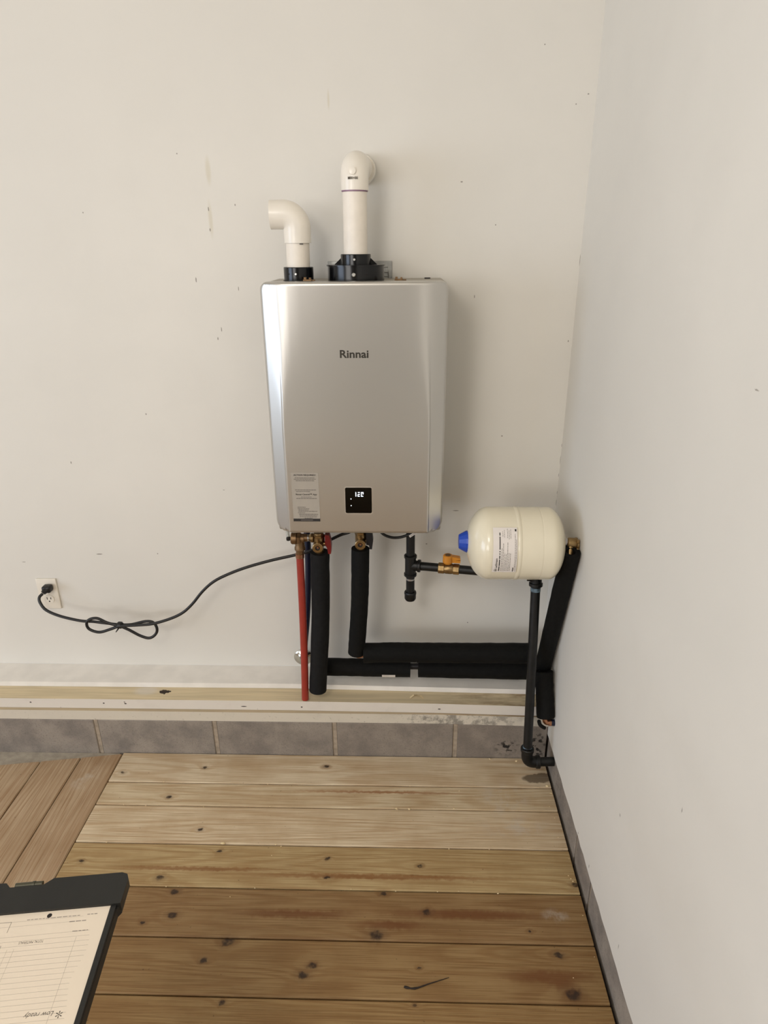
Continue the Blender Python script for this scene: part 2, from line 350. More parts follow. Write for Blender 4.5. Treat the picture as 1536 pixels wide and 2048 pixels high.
M['brass'] = simple('brass', (158, 132, 92), 0.33, 0.95, var=0.12, scale=50)
M['bronze'] = simple('bronze', (128, 102, 74), 0.42, 0.9, var=0.15, scale=40)
M['copper'] = simple('copper', (182, 132, 102), 0.32, 0.95, var=0.1, scale=60)
M['solder'] = simple('solder', (190, 188, 186), 0.35, 0.9)
M['red_pex'] = simple('red_pex', (150, 50, 38), 0.38, var=0.04)
M['red_handle'] = simple('red_handle', (112, 15, 13), 0.4, var=0.03)
M['navy'] = simple('navy_plastic', (10, 11, 20), 0.45)
M['blue_pex'] = simple('blue_pex', (12, 20, 46), 0.38, var=0.05)
M['blue_cap'] = simple('blue_cap', (24, 66, 168), 0.35, var=0.04)
M['amber'] = simple('amber_handle', (206, 134, 38), 0.42, var=0.06)
M['foam'] = simple('black_foam', (13, 13, 11), 0.8, var=0.15, scale=90, bump=0.35, bscale=500, Specular_IOR_Level=0.2)
M['foam_grey'] = simple('charcoal_foam', (18, 18, 18), 0.8, var=0.15, scale=90, bump=0.35, bscale=500, Specular_IOR_Level=0.25)
M['iron'] = simple('black_iron', (20, 20, 19), 0.42, 0.25, var=0.2, scale=50, bump=0.2, bscale=150)
M['dope'] = simple('pipe_dope', (92, 112, 124), 0.5, var=0.3, scale=80)
M['tank'] = simple('cream_enamel', (230, 221, 196), 0.26, var=0.015, scale=8, Coat_Weight=0.4)
M['chrome'] = simple('chrome', (200, 196, 186), 0.12, 1.0)
M['cord'] = simple('black_cord', (14, 12, 11), 0.42, var=0.08)
M['plate'] = simple('ivory_plate', (228, 220, 205), 0.35, var=0.01)
M['slot'] = simple('dark_slot', (28, 22, 18), 0.7)
M['clear'] = simple('clear_tube', (214, 214, 206), 0.2, var=0.02, Transmission_Weight=0.5)
M['clip'] = simple('charcoal_clipboard', (24, 24, 21), 0.5, var=0.06, scale=20, bump=0.15, bscale=400)
M['clip_dark'] = simple('dark_latch', (70, 68, 52), 0.4, 0.3)
M['paper'] = simple('cream_paper', (226, 213, 194), 0.8, var=0.01, scale=8)
M['shaving'] = simple('pale_shaving', (226, 204, 160), 0.8)
M['twig'] = simple('dark_splinter', (40, 28, 20), 0.8)

# ------------------------------------------------------------------ the setting
XR, RX0, RY0, ZC = 0.5635, -6.5, -7.0, 2.75
def struct(o): o['kind'] = 'structure'; return o
struct(MB().box(RX0, XR, 0.0, 0.10, 0.2308, ZC).build('wall_back', M['wall_back'], smooth=0))
# right wall with a slightly ragged lower drywall edge
ys = [i*(-0.03) for i in range(0, 60)]+[-1.9, -2.6, -4.0, RY0]
pts = [(0.0, ZC)]+[(y, 0.1014+(random.uniform(-0.003, 0.003) if y > -1.8 else 0)) for y in ys]+[(RY0, ZC)]
struct(MB().prism(pts, 'x', XR, XR+0.10).build('wall_right', M['wall_right'], smooth=0))
mb = MB().box(RX0-0.1, RX0, RY0, -6.0, 0, ZC).box(RX0-0.1, RX0, -2.2, 0, 0, ZC).box(RX0-0.1, RX0, -6.0, -2.2, 2.5, ZC).box(RX0-0.1, RX0, -6.0, -2.2, 0, 0.08)
struct(mb.build('wall_left', M['paint'], smooth=0))
mb = MB().box(RX0, -5.2, RY0-0.1, RY0, 0, ZC).box(-2.2, XR, RY0-0.1, RY0, 0, ZC).box(-5.2, -2.2, RY0-0.1, RY0, 2.55, ZC).box(-5.2, -2.2, RY0-0.1, RY0, 0, 0.95)
struct(mb.build('wall_rear', M['rear'], smooth=0))
struct(MB().box(RX0, XR+0.1, RY0, 0.1, ZC, ZC+0.1).build('ceiling', M['ceil'], smooth=0))

lamp = thing('ceiling_lamp', (-0.7, -2.4, 2.62), 'white lamp holder hanging from the ceiling above the deck', 'lamp')
MB().lathe([(0, 0.05), (0.012, 0.05), (0.02, 0.02), (0.09, 0.02), (0.10, 0.045), (0.115, 0.045)], (-0.7, -2.4, ZC-0.0005), (0, 0, -1), 24).build('holder', M['ceil'], lamp)

# deck floor: a dark underfloor that carries every board
floor = struct(MB().box(RX0, XR+0.02, RY0, 0.0, -0.20, -0.036).build('floor', M['under'], smooth=0))
def board_mesh(name, L, W, mat, axis, cut=None):
    """board lying along an axis with eased edges, top at z 0, from 0..L along and 0..-W across"""
    c = 0.0028; T = 0.034
    sec = [(-c, 0), (-W+c, 0), (-W, -c), (-W, -T), (0, -T), (0, -c)]
    n = len(sec); e0 = 0.0; v = []
    for t in (0, 1):
        for (a, z) in sec:
            l = t*L
            if cut and t == 0: l += cut*(-a)/W
            v.append((l, a, z) if axis == 'x' else (a, l, z))
    f = [tuple(range(n)), tuple(range(n, 2*n))[::-1]]+[(i, n+i, n+(i+1) % n, (i+1) % n) for i in range(n)]
    me = bpy.data.meshes.new(name); me.from_pydata(v, [], f)
    bm = bmesh.new(); bm.from_mesh(me); bmesh.ops.recalc_face_normals(bm, faces=bm.faces[:]); bm.to_mesh(me); bm.free()
    me.materials.append(mat); return me
def board(me, loc, tone):
    o = bpy.data.objects.new('deck_board', me); COL.objects.link(o); o.parent = floor
    o.location = Vector(loc)-ORG[floor]; o.color = lin(tone); return o
G = 0.003; X0, X1 = -0.8845, 0.5570
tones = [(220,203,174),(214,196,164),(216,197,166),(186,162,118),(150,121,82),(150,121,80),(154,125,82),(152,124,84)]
wide = board_mesh('deck_board', X1-X0, 0.1400-G, M['deck_x'], 'x')
first = board_mesh('deck_board', X1-X0, 0.1350-G, M['deck_x'], 'x'); narrow = board_mesh('deck_board', X1-X0, 0.0945-G, M['deck_x'], 'x')
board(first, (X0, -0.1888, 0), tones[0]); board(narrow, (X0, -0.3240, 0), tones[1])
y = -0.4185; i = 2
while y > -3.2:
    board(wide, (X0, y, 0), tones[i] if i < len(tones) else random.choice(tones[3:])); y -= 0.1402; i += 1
xs = [-0.8885, -1.0250, -1.1560, -1.2900, -1.4300, -1.5700, -1.7100, -1.8500, -1.9900, -2.1300, -2.2700, -2.4100, -2.5500]
for j in range(len(xs)-1):
    W = xs[j]-xs[j+1]-G
    yend = -0.1968-(xs[0]-xs[j])*0.154
    me = board_mesh('deck_board', -3.2-yend, W, M['deck_y'], 'y', cut=-0.154*W)
    board(me, (xs[j], yend, 0), random.choice([(182,156,124),(174,147,114),(186,162,132)]))
rest = MB().box(RX0, -2.56, -3.2, -0.02, -0.036, 0.0).box(RX0, XR, RY0, -3.23, -0.036, 0.0).build('far_floor_bounce', M['bounce_floor'], floor, smooth=0)  # unseen floor beyond the boards, serves as a pale light reflector

# concrete block footing under the back wall and along the right wall
foot = struct(MB().box(RX0, XR, -0.17, 0.0, -0.20, 0.1358).build('wall_footing', M['mortar'], smooth=0))
def block_mesh(L, depth, axis):
    b = MB().bbox(0, L, 0, depth, -0.0602, 0.1358, 0.0025, 1) if axis == 'x' else MB().bbox(0, depth, -L, 0, -0.0602, 0.1358, 0.0025, 1)
    me = bpy.data.meshes.new('concrete_block'); me.from_pydata([tuple(v) for v in b.v], [], b.f)
    bm = bmesh.new(); bm.from_mesh(me); bmesh.ops.recalc_face_normals(bm, faces=bm.faces[:]); bm.to_mesh(me); bm.free()
    me.materials.append(M['block']); return me
JX, PITCHB, JW = -0.9635, 0.4064, 0.014
full = block_mesh(PITCHB-JW, 0.03, 'x'); part = block_mesh(XR-(JX+3*PITCHB)-JW/2-0.001, 0.03, 'x')
joint = None
def put(me, name, loc, par):
    o = bpy.data.objects.new(name, me); COL.objects.link(o); o.parent = par; o.location = Vector(loc)-ORG[par]; return o
jm = bpy.data.meshes.new('mortar_joint')
q = MB().prism([(-JW/2, -0.0035), (JW/2, -0.0060), (JW/2, 0.02), (-JW/2, 0.02)], 'z', -0.06, 0.1355)
jm.from_pydata([tuple(v) for v in q.v], [], q.f); jm.materials.append(M['mortar'])
for kx in range(-6, 4):
    x = JX+kx*PITCHB
    put(part if kx == 3 else full, 'concrete_block', (x+JW/2, -0.1875, 0), foot)
    put(jm, 'mortar_joint', (x, -0.1805, 0), foot)
footr = struct(MB().box(XR+0.012, XR+0.10, RY0, 0.0, -0.20, 0.13).build('wall_footing_right', M['mortar'], smooth=0))
rfull = block_mesh(PITCHB-0.012, 0.03, 'y')
short1 = block_mesh(0.385, 0.03, 'y'); short2 = block_mesh(0.130, 0.03, 'y')
put(short1, 'concrete_block', (XR+0.003, -0.192, 0), footr); put(short2, 'concrete_block', (XR+0.003, -0.592, 0), footr)
jr = bpy.data.meshes.new('mortar_joint')
q = MB().prism([(0.0, -0.007), (0.0035, 0.007), (0.03, 0.007), (0.03, -0.007)], 'z', -0.06, 0.128)
jr.from_pydata([tuple(v) for v in q.v], [], q.f); jr.materials.append(M['mortar'])
put(jr, 'mortar_joint', (XR+0.0045, -0.5845, 0), footr)
yy = -0.740
while yy > -3.0:
    put(rfull, 'concrete_block', (XR+0.003, yy, 0), footr); put(jr, 'mortar_joint', (XR+0.0045, yy+0.0085, 0), footr); yy -= PITCHB
# wedge of mortar where the cross boards stop short of the blocks
struct(MB().prism([(-1.55, -0.1880), (-0.90, -0.1880), (-0.90, -0.1975), (-1.55, -0.298)], 'z', -0.036, -0.006).build('trim_4', M['slab'], smooth=0))
# sill: two plates and the white painted board on top of them
struct(MB().prism([(RX0, -0.0), (XR-0.001, 0.0), (XR-0.001, -0.192), (0.2, -0.184), (-1.4, -0.1855), (RX0, -0.1855)], 'z', 0.1362, 0.1734).build('trim_3', M['plate_low'], smooth=0))
struct(MB().prism([(RX0, -0.0), (XR-0.001, 0.0), (XR-0.001, -0.186), (0.2, -0.176), (-0.3, -0.1715), (-1.4, -0.1735), (RX0, -0.1735)], 'z', 0.1742, 0.2114).build('trim_2', M['plate_top'], smooth=0))
struct(MB().prism([(RX0, -0.0), (XR-0.001, 0.0), (XR-0.001, -0.122), (-0.3, -0.1035), (-1.4, -0.108), (RX0, -0.108)], 'z', 0.2120, 0.2306).build('trim_1', M['white_board'], smooth=0))

# ------------------------------------------------------------------ the water heater
UX, UW, UZ0, UZ1, RIM = -0.0482, 0.4704, 0.8714, 1.5405, -0.250
heater = thing('tankless_water_heater', (UX, -0.14, UZ0), 'silver wall-mounted tankless water heater with a lit display on its front', 'water heater')
MB().bbox(UX-UW/2+0.004, UX+UW/2-0.004, RIM+0.012, -0.012, UZ0-0.006, UZ1-0.004, 0.006).build('case', M['case'], heater)
def cover():
    NX, NZ = 96, 96; rc_t, rc_b, re = 0.021, 0.030, 0.007
    mb = MB(); H = UZ1-UZ0
    zs = []
    for j in range(NZ+1):
        t = j/NZ; zs.append(0.5-0.5*math.cos(math.pi*t) if False else t)
    ed = [0, .0004, .0012, .0025, .0045, .007, .010, .014, .019, .025, .032]
    zs = sorted(set(ed+[H-e for e in ed]+[0.032+(H-0.064)*j/60 for j in range(61)]))
    def xcols(hw, w):
        c = [0, .03, .08, .13, .16, .175, .183, .188, .191, .193, .1940, .1947, .1953, .1960, .1970, .1985, .200, .203, .207, .211, .215, .219, .222, .2250, .2275, .2295, .2312, .2327, .2338, .2346, .2352]
        return [-a/0.2352*hw if a > 0.21 else -a*(1 if hw > 0.215 else hw/0.2352) for a in c[::-1]]+[a/0.2352*hw if a > 0.21 else a*(1 if hw > 0.215 else hw/0.2352) for a in c[1:]]
    ncol = None
    for zz in zs:
        e0 = min(zz, H-zz); rc = rc_b if zz < H/2 else rc_t
        hw = UW/2 if e0 >= rc else UW/2-rc+math.sqrt(max(0, rc*rc-(rc-e0)**2))
        b = min(1, max(0, (zz/H-0.42)/0.5)); b = b*b*(3-2*b)
        wd = 0.0007+0.0095*b; pw = 0.1945-0.006*b; slope = 0.024/(0.2352-0.1945)
        step = 0.0035*(1-b)
        xs_ = xcols(hw, wd); ncol = len(xs_)
        for x in xs_:
            s = abs(x); d = slope*wd*math.log(1+math.exp(min(60, (s-pw)/wd)))
            d += step/(1+math.exp(-max(-60, min(60, (s-pw)/0.0006))))
            # rounded front edges
            e = min(hw-s, e0)
            if e < re: d += re-math.sqrt(max(0, re*re-(re-e)**2))
            mb.v.append(Vector((UX+x, -0.2755+d, UZ0+zz)))
    nr = len(zs)
    for j in range(nr-1):
        for i in range(ncol-1):
            a = j*ncol+i; mb.f.append((a, a+1, a+1+ncol, a+ncol))
    loop = [i for i in range(ncol)]+[j*ncol+ncol-1 for j in range(1, nr)]+[(nr-1)*ncol+i for i in range(ncol-2, -1, -1)]+[j*ncol for j in range(nr-2, 0, -1)]
    st = len(mb.v)
    for i in loop: p = mb.v[i]; mb.v.append(Vector((p.x, -0.225, p.z)))
    n = len(loop)
    for i in range(n): mb.f.append((loop[i], st+i, st+(i+1) % n, loop[(i+1) % n]))
    return mb.build('front_cover', M['silver'], heater, smooth=50)
cover()
FY = -0.2755
text('Rinnai', 0.0272, (-0.0868, FY-0.0006, 1.3591), (1, 0, 0), (0, 0, 1), M['logo'], heater, 'logo_lettering', bold=0.022, width=0.0725)
# display
dx0, dx1, dz0, dz1 = -0.0826, -0.0098, 0.9345, 1.0095
def rrect(x0, x1, z0, z1, r, k=5):
    out = []
    for cx, cz, a in ((x1-r, z0+r, -90), (x1-r, z1-r, 0), (x0+r, z1-r, 90), (x0+r, z0+r, 180)):
        for j in range(k+1):
            q = math.radians(a+90*j/k); out.append((cx+r*math.cos(q), cz+r*math.sin(q)))
    return out
bez = MB().prism(rrect(dx0-0.0016, dx1+0.0018, dz0-0.0026, dz1+0.0014, 0.005), 'y', FY-0.0010, FY+0.004).build('display_bezel', M['bezel'], heater)
disp = MB().prism(rrect(dx0, dx1, dz0, dz1, 0.004), 'y', FY-0.0018, FY+0.004).build('display_glass', M['glass_black'], heater)
def seg7(x, z, segs, wd=0.0058, h=0.0130, t=0.0021):
    m = MB(); y0, y1 = FY-0.0023, FY-0.0012
    R = {'a': (x, x+wd, z+h-t, z+h), 'd': (x, x+wd, z, z+t), 'g': (x, x+wd, z+h/2-t/2, z+h/2+t/2),
         'f': (x-t*0.3, x+t*0.8, z+h/2, z+h), 'e': (x-t*0.3, x+t*0.8, z, z+h/2), 'b': (x+wd-t*0.8, x+wd+t*0.3, z+h/2, z+h), 'c': (x+wd-t*0.8, x+wd+t*0.3, z, z+h/2)}
    for q in segs:
        a = R[q]; m.prism(rrect(a[0], a[1], a[2], a[3], t*0.35, 2), 'y', y0, y1)
    return m.build('digit', M['led'], disp, smooth=0)
seg7(-0.0584, 0.9838, 'bc'); seg7(-0.0478, 0.9836, 'aged'); seg7(-0.0385, 0.9836, 'abfed')
for zz in (0.9767, 0.9570):
    MB().lathe([(0, 0.0014), (0.0006, 0.0014)], (-0.0668, FY-0.0023, zz), (0, 1, 0), 12).build('indicator_light', M['led'], disp)
# instruction sticker
lx0, lx1, lz0, lz1 = -0.2290, -0.1542, 0.9090, 1.0515
lab = MB().box(lx0, lx1, FY-0.0008, FY+0.001, lz0, lz1).build('instruction_sticker', M['sticker'], heater, smooth=0)
lab['label'] = 'grey paper sticker headed ACTION REQUIRED'
LY = FY-0.0010
text('ACTION REQUIRED!', 0.0066, ((lx0+lx1)/2, LY, lz1-0.0085), (1, 0, 0), (0, 0, 1), M['ink'], lab, 'heading', bold=0.012, align='CENTER', extrude=0.0002, width=0.060)
text('Rinnai Central\u2122 App', 0.0062, ((lx0+lx1)/2+0.002, LY, lz1-0.0645), (1, 0, 0), (0, 0, 1), M['ink'], lab, 'heading', bold=0.012, align='CENTER', extrude=0.0002, width=0.058)
def rules(rows, name, par, mat, yy, rng):
    m = MB()
    for (x0, x1, z, h) in rows:
        x = x0
        while x < x1-0.001:
            wl = min(rng.uniform(0.003, 0.008), x1-x); m.box(x, x+wl, yy-0.0003, yy+0.0004, z, z+h); x += wl+0.0009
    o = m.build(name, mat, par, smooth=0); o['kind'] = 'stuff'; return o
rg = random.Random(3)
cxl = (lx0+lx1)/2
rows = [(cxl-0.027, cxl+0.027, lz1-0.0150, .0013), (cxl-0.030, cxl+0.030, lz1-0.0190, .0013), (cxl-0.025, cxl+0.026, lz1-0.0230, .0013),
        (cxl-0.028, cxl+0.030, lz1-0.0500, .0013), (cxl-0.026, cxl+0.014, lz1-0.0545, .0013), (cxl-0.013, cxl+0.016, lz1-0.0705, .0010), (cxl-0.026, cxl+0.030, lz1-0.0750, .0013)]
z0 = lz1-0.1010
for i, (a, b) in enumerate(((-.026, -.004), (-.026, .006), (-.024, .004), (-.024, .028), (-.026, -.006), (-.023, .030), (-.022, .028), (-.022, .028), (-.008, .014))):
    rows.append((cxl+a+0.002, cxl+b+0.002, z0-i*0.0041, .0012))
rules(rows, 'printed_lines', lab, M['grey_ink'], LY, rg)
MB().box(lx0, lx1, LY-0.0003, LY+0.0004, lz0-0.0002, lz0+0.0080).build('footer_bar', M['ink'], lab, smooth=0)
MB().box(cxl-0.017, cxl+0.017, LY-0.0006, LY, lz0+0.0034, lz0+0.0044).build('footer_line', M['faint_ink'], lab, smooth=0)
# vent collars on the top
VY = -0.130
c1 = MB().lathe([(0, 0.0415), (0.003, 0.0415), (0.003, 0.0388), (0.033, 0.0388), (0.0345, 0.0375), (0.0345, 0.0315)], (-0.2005, VY, UZ1-0.004), (0, 0, 1), 40).build('intake_collar', M['black_plastic'], heater)
c2 = MB().lathe([(0, 0.074), (0.036, 0.0735), (0.036, 0.0765), (0.0395, 0.0765), (0.0395, 0.040)], (-0.0495, VY, UZ1-0.004), (0, 0, 1), 56).build('exhaust_collar_base', M['black_plastic'], heater)
c3 = MB().lathe([(0, 0.0390), (0.024, 0.0392), (0.0255, 0.0378), (0.0255, 0.0316)], (-0.0495, VY, UZ1+0.0355), (0, 0, 1), 40).build('exhaust_collar', M['black_plastic'], heater)
for sg in (-1, 1):
    MB().prism([(-0.0495+sg*0.038, UZ1+0.0355), (-0.0495+sg*0.056, UZ1+0.0355), (-0.0495+sg*0.038, UZ1+0.0520)], 'y', VY-0.002, VY+0.002).build('collar_rib', M['black_plastic'], c3, smooth=0)
def face_screw(cx, r, ang, z, par, mat=None, rr=0.0034):
    a = math.radians(ang); d = Vector((math.sin(a), -math.cos(a), 0)); p = Vector((cx, VY, z))+d*(r-0.001)
    return MB().lathe([(0, rr), (0.0022, rr), (0.0034, rr*0.7), (0.0034, 0.0008)], p, d, 12).build('screw' if mat is None else 'screw_hole', mat or M['screw'], par)
face_screw(-0.2005, 0.0388, -3, UZ1+0.014, c1); face_screw(-0.0495, 0.0738, -1, UZ1+0.013, c2, rr=0.0050); face_screw(-0.0495, 0.0391, -2, UZ1+0.048, c3)
for cx, r, a, z, p in ((-0.2005, .0388, -32, UZ1+.014, c1), (-0.2005, .0388, 33, UZ1+.014, c1), (-0.0495, .0738, -38, UZ1+.013, c2), (-0.0495, .0738, 25, UZ1+.013, c2), (-0.0495, .0391, -42, UZ1+.048, c3)):
    face_screw(cx, r-0.0024, a, z, p, M['slot'], 0.0032)
# latches and small hardware on the top edge
for cx in (-0.170, 0.064):
    m = MB().bbox(cx-0.012, cx+0.010, -0.190, -0.170, UZ1-0.005, UZ1+0.002, 0.001).box(cx-0.010, cx-0.004, -0.188, -0.174, UZ1+0.001, UZ1+0.007).box(cx+0.003, cx+0.008, -0.186, -0.174, UZ1+0.001, UZ1+0.006).box(cx+0.009, cx+0.018, -0.184, -0.176, UZ1-0.004, UZ1+0.001)
    m.build('top_latch', M['bronze'], heater, smooth=0)
MB().box(0.132, 0.148, -0.062, -0.056, UZ1-0.006, UZ1-0.001).build('top_slot', M['slot'], heater, smooth=0)
# ports underneath
for px, r in ((-0.175, 0.016), (-0.052, 0.016), (0.0998, 0.015), (-0.228, 0.012)):
    MB().lathe([(0, r*1.25), (0.008, r*1.25), (0.008, r), (0.020, r)], (px, -0.145 if px > -0.2 else -0.06, UZ0-0.004), (0, 0, -1), 20).build('port', M['bronze'], heater)
m = MB().tube(bend((-0.276, -0.13, UZ0), (-0.276, -0.13, 0.805), (-0.270, -0.15, 0.796), 0.006), 0.0055, 12)
m.build('drain_tube', M['clear'], heater)
MB().lathe([(0, 0.0068), (0.007, 0.0068)], (-0.2715, -0.147, 0.799), (0.2, -0.8, -0.5), 12).build('drain_plug', M['slot'], heater)

# wall bracket behind the heater
br = thing('mounting_bracket', (-0.046, 0, 1.50), 'galvanised steel mounting bracket screwed to the wall above the heater', 'bracket')
MB().bbox(-0.1365, 0.0430, -0.005, -0.001, 1.44, 1.5810, 0.001).build('bracket_plate', M['galv'], br)
for zz in (1.566, 1.552, 1.541): MB().bbox(0.012, 0.034, -0.0075, -0.0048, zz-0.0018, zz+0.0018, 0.0007).build('bracket_ridge', M['galv'], br)
MB().bbox(0.0315, 0.0345, -0.0075, -0.0048, 1.535, 1.566, 0.0007).build('bracket_ridge', M['galv'], br)

# ------------------------------------------------------------------ vent pipes
iv = thing('intake_vent_pipe', (-0.1995, VY, UZ1+0.026), 'short white plastic intake pipe with an open elbow turned left', 'vent pipe')
MB().tube([(-0.2003, VY, UZ1+0.0265), (-0.1987, VY, 1.645)], 0.0302, 32).build('pipe', M['pvc_pipe'], iv)
m = MB(); path = [(-0.1988, VY, 1.6290), (-0.1986, VY, 1.6635)]
for j in range(13):
    q = math.radians(90*j/12); path.append((-0.1986-0.0325*(1-math.cos(q)), VY-0.002*j/12, 1.6635+0.0325*math.sin(q)))
path += [(-0.2650, VY-0.004, 1.6958)]
m.tube(path, [0.0346]+[0.0350]*(len(path)-2)+[0.0346], 36, inner=0.0302)
m.build('elbow', M['pvc'], iv, smooth=50)
MB().box(-0.190, -0.181, VY-0.0305, VY-0.0285, 1.6255, 1.6275).build('smear', M['ink'], iv, smooth=0)
MB().lathe([(0, 0.0030), (0.0012, 0.0030)], (-0.2440, VY-0.021, 1.7230), (0, -0.6, 0.8), 10).build('ink_spot', M['grey_ink'], iv)
ev = thing('exhaust_vent_pipe', (-0.0495, VY, UZ1+0.058), 'tall white plastic exhaust pipe with an elbow into the wall', 'vent pipe')
MB().tube([(-0.0495, VY, UZ1+0.058), (-0.0485, VY, 1.775)], 0.0308, 36).build('pipe', M['pvc_pipe'], ev)
MB().lathe([(0, 0.0310), (0.001, 0.0335), (0.005, 0.0335), (0.006, 0.031)], (-0.0485, VY, 1.7465), (0, 0, 1), 36).build('primer_ring', M['primer'], ev)
path = [(-0.0485, VY, 1.7500), (-0.0483, VY, 1.7740)]
for j in range(13):
    q = math.radians(90*j/12); s_ = 1-math.cos(q); path.append((-0.0483+0.0040*s_, VY+0.0335*s_, 1.7740+0.0335*math.sin(q)))
path += [(-0.0420, -0.058, 1.8075)]
MB().tube(path, [0.0346]+[0.0350]*(len(path)-1), 36, inner=0.0302).build('elbow', M['pvc'], ev, smooth=50)
MB().tube([(-0.0425, -0.062, 1.8075), (-0.0375, -0.0005, 1.8075)], 0.0305, 32).build('wall_stub', M['pvc_pipe'], ev)
MB().lathe([(0, 0.0355), (0.006, 0.0375), (0.020, 0.0375), (0.022, 0.034)], (-0.0378, -0.024, 1.8075), (0.06, 1, 0), 36).build('wall_coupling', M['pvc'], ev)
MB().lathe([(0, 0.0088), (0.0015, 0.0086), (0.0022, 0.006)], (-0.0510, VY-0.0342, 1.7915), (0, -1, 0.12), 20).build('moulding_mark', M['pvc'], ev)
m = MB(); rg = random.Random(5)
for j in range(11):
    x = -0.0625+j*0.0023; h = rg.uniform(0.003, 0.0065); m.box(x, x+0.0010, VY-0.0362, VY-0.0325, 1.7760-h/2, 1.7760+h/2)
o = m.build('printed_code', M['grey_ink'], ev, smooth=0); o['kind'] = 'stuff'

# ------------------------------------------------------------------ plumbing under the heater
PY = -0.150
def wob(path, r, amp, seed):
    rr = random.Random(seed); return [r*(1+rr.uniform(-amp, amp)) for _ in path]
def sleeve(p0, p1, r, mat, par, seed=1, n=14, mid=None, inner=0.0125):
    p0, p1 = Vector(p0), Vector(p1); path = [p0.lerp(p1, i/n) for i in range(n+1)] if mid is None else spline([p0, mid, p1], n//2)
    return MB().tube(path, wob(path, r, 0.018, seed), 28, inner=inner).build('foam_sleeve', mat, par, smooth=60)

# relief valve with its red discharge pipe
rv = thing('pressure_relief_valve', (-0.238, PY, 0.752), 'bronze pressure relief valve above the red pipe under the heater', 'valve')
MB().lathe([(0, 0.016), (0.003, 0.0185), (0.017, 0.0185), (0.019, 0.0150), (0.040, 0.0150)], (-0.2625, PY, 0.7990), (1, 0, 0), 24).build('body', M['bronze'], rv)
MB().hexa((-0.2440, PY, 0.7990), (1, 0, 0), 0.0195, 0.011).build('hex_nut', M['bronze'], rv, smooth=0)
MB().lathe([(0, 0.0145), (0.022, 0.0145), (0.026, 0.0165), (0.034, 0.0165), (0.037, 0.0130), (0.050, 0.0120)], (-0.2365, PY, 0.796), (-0.03, 0, -1), 24).build('outlet', M['bronze'], rv)
MB().lathe([(0, 0.0136), (0.013, 0.0136)], (-0.2385, PY, 0.748), (-0.03, 0, -1), 24).build('crimp_ring', M['copper'], rv)
MB().lathe([(0, 0.0120), (0.012, 0.0120), (0.012, 0.0095), (0.030, 0.0095)], (-0.2245, PY, 0.8010), (1, 0, 0), 20).build('inlet', M['bronze'], rv)
MB().lathe([(0, 0.0105), (0.007, 0.0105)], (-0.2150, PY, 0.8010), (1, 0, 0), 20).build('solder_ring', M['solder'], rv)
MB().lathe([(0, 0.010), (0.006, 0.0145), (0.012, 0.0145), (0.014, 0.010)], (-0.2070, PY, 0.8010), (1, 0, 0), 20).build('union', M['brass'], rv)
rp = spline([(-0.2390, PY, 0.742), (-0.2400, PY-0.002, 0.60), (-0.2415, PY-0.008, 0.45), (-0.2440, PY-0.014, 0.32), (-0.2465, PY-0.020, 0.2195)], 6)
MB().tube(rp, 0.0118, 20, inner=0.009).build('red_pipe', M['red_pex'], None)
tag(bpy.data.objects['red_pipe'], 'thin red plastic discharge pipe hanging below the relief valve', 'pipe')

def iso_valve(name, cx, zc, label, hmat, hside, red):
    t = thing(name, (cx, PY, zc-0.03), label, 'valve')
    MB().lathe([(0, 0.0140), (0.012, 0.0150), (0.014, 0.0175), (0.040, 0.0175), (0.046, 0.0140), (0.075, 0.0130)], (cx, PY, zc+0.035), (0, 0, -1), 24).build('body', M['brass'], t)
    cap = MB().lathe([(0, 0.0150), (0.018, 0.0150), (0.020, 0.0160), (0.030, 0.0160), (0.0315, 0.0140), (0.0315, 0.0075), (0.0270, 0.0070)], (cx, PY-0.006, zc), (0, -1, 0), 28).build('drain_port', M['brass'], t)
    MB().lathe([(0, 0.0070), (0.0012, 0.0070)], (cx, PY-0.0335, zc), (0, -1, 0), 16).build('port_bore', M['slot'], cap)
    MB().lathe([(0, 0.0034), (0.0045, 0.0030)], (cx+0.0008, PY-0.0335, zc+0.002), (0, -1, 0), 12).build('port_pin', M['copper'], cap)
    MB().hexa((cx, PY, zc+0.020), (0, 0, 1), 0.0185, 0.010).build('union_nut', M['brass'], t, smooth=0)
    MB().lathe([(0, 0.007), (0.012, 0.007), (0.014, 0.005)], (cx+0.012, PY-0.004, zc), (1, 0, 0), 14).build('stem', M['brass'], t)
    x0 = cx+0.0205
    if red: out = [(x0+0.000, zc+0.034), (x0+0.013, zc+0.034), (x0+0.0175, zc+0.012), (x0+0.0185, zc-0.006), (x0+0.0165, zc-0.028), (x0+0.0085, zc-0.028), (x0+0.0055, zc-0.008), (x0+0.000, zc+0.002)]
    else: out = [(x0-0.004, zc+0.030), (x0+0.015, zc+0.030), (x0+0.0170, zc+0.004), (x0+0.0135, zc-0.0225), (x0+0.0060, zc-0.0225), (x0+0.0045, zc-0.010), (x0-0.004, zc-0.008)]
    h = MB().prism(out, 'y', PY-0.018, PY+0.006).build('handle', hmat, t, smooth=0)
    return t
iso_valve('hot_isolation_valve', -0.1785, 0.7835, 'brass isolation valve with a red lever handle', M['red_handle'], 1, True)
iso_valve('cold_isolation_valve', -0.0505, 0.7945, 'brass isolation valve with a dark navy lever handle', M['navy'], 1, False)

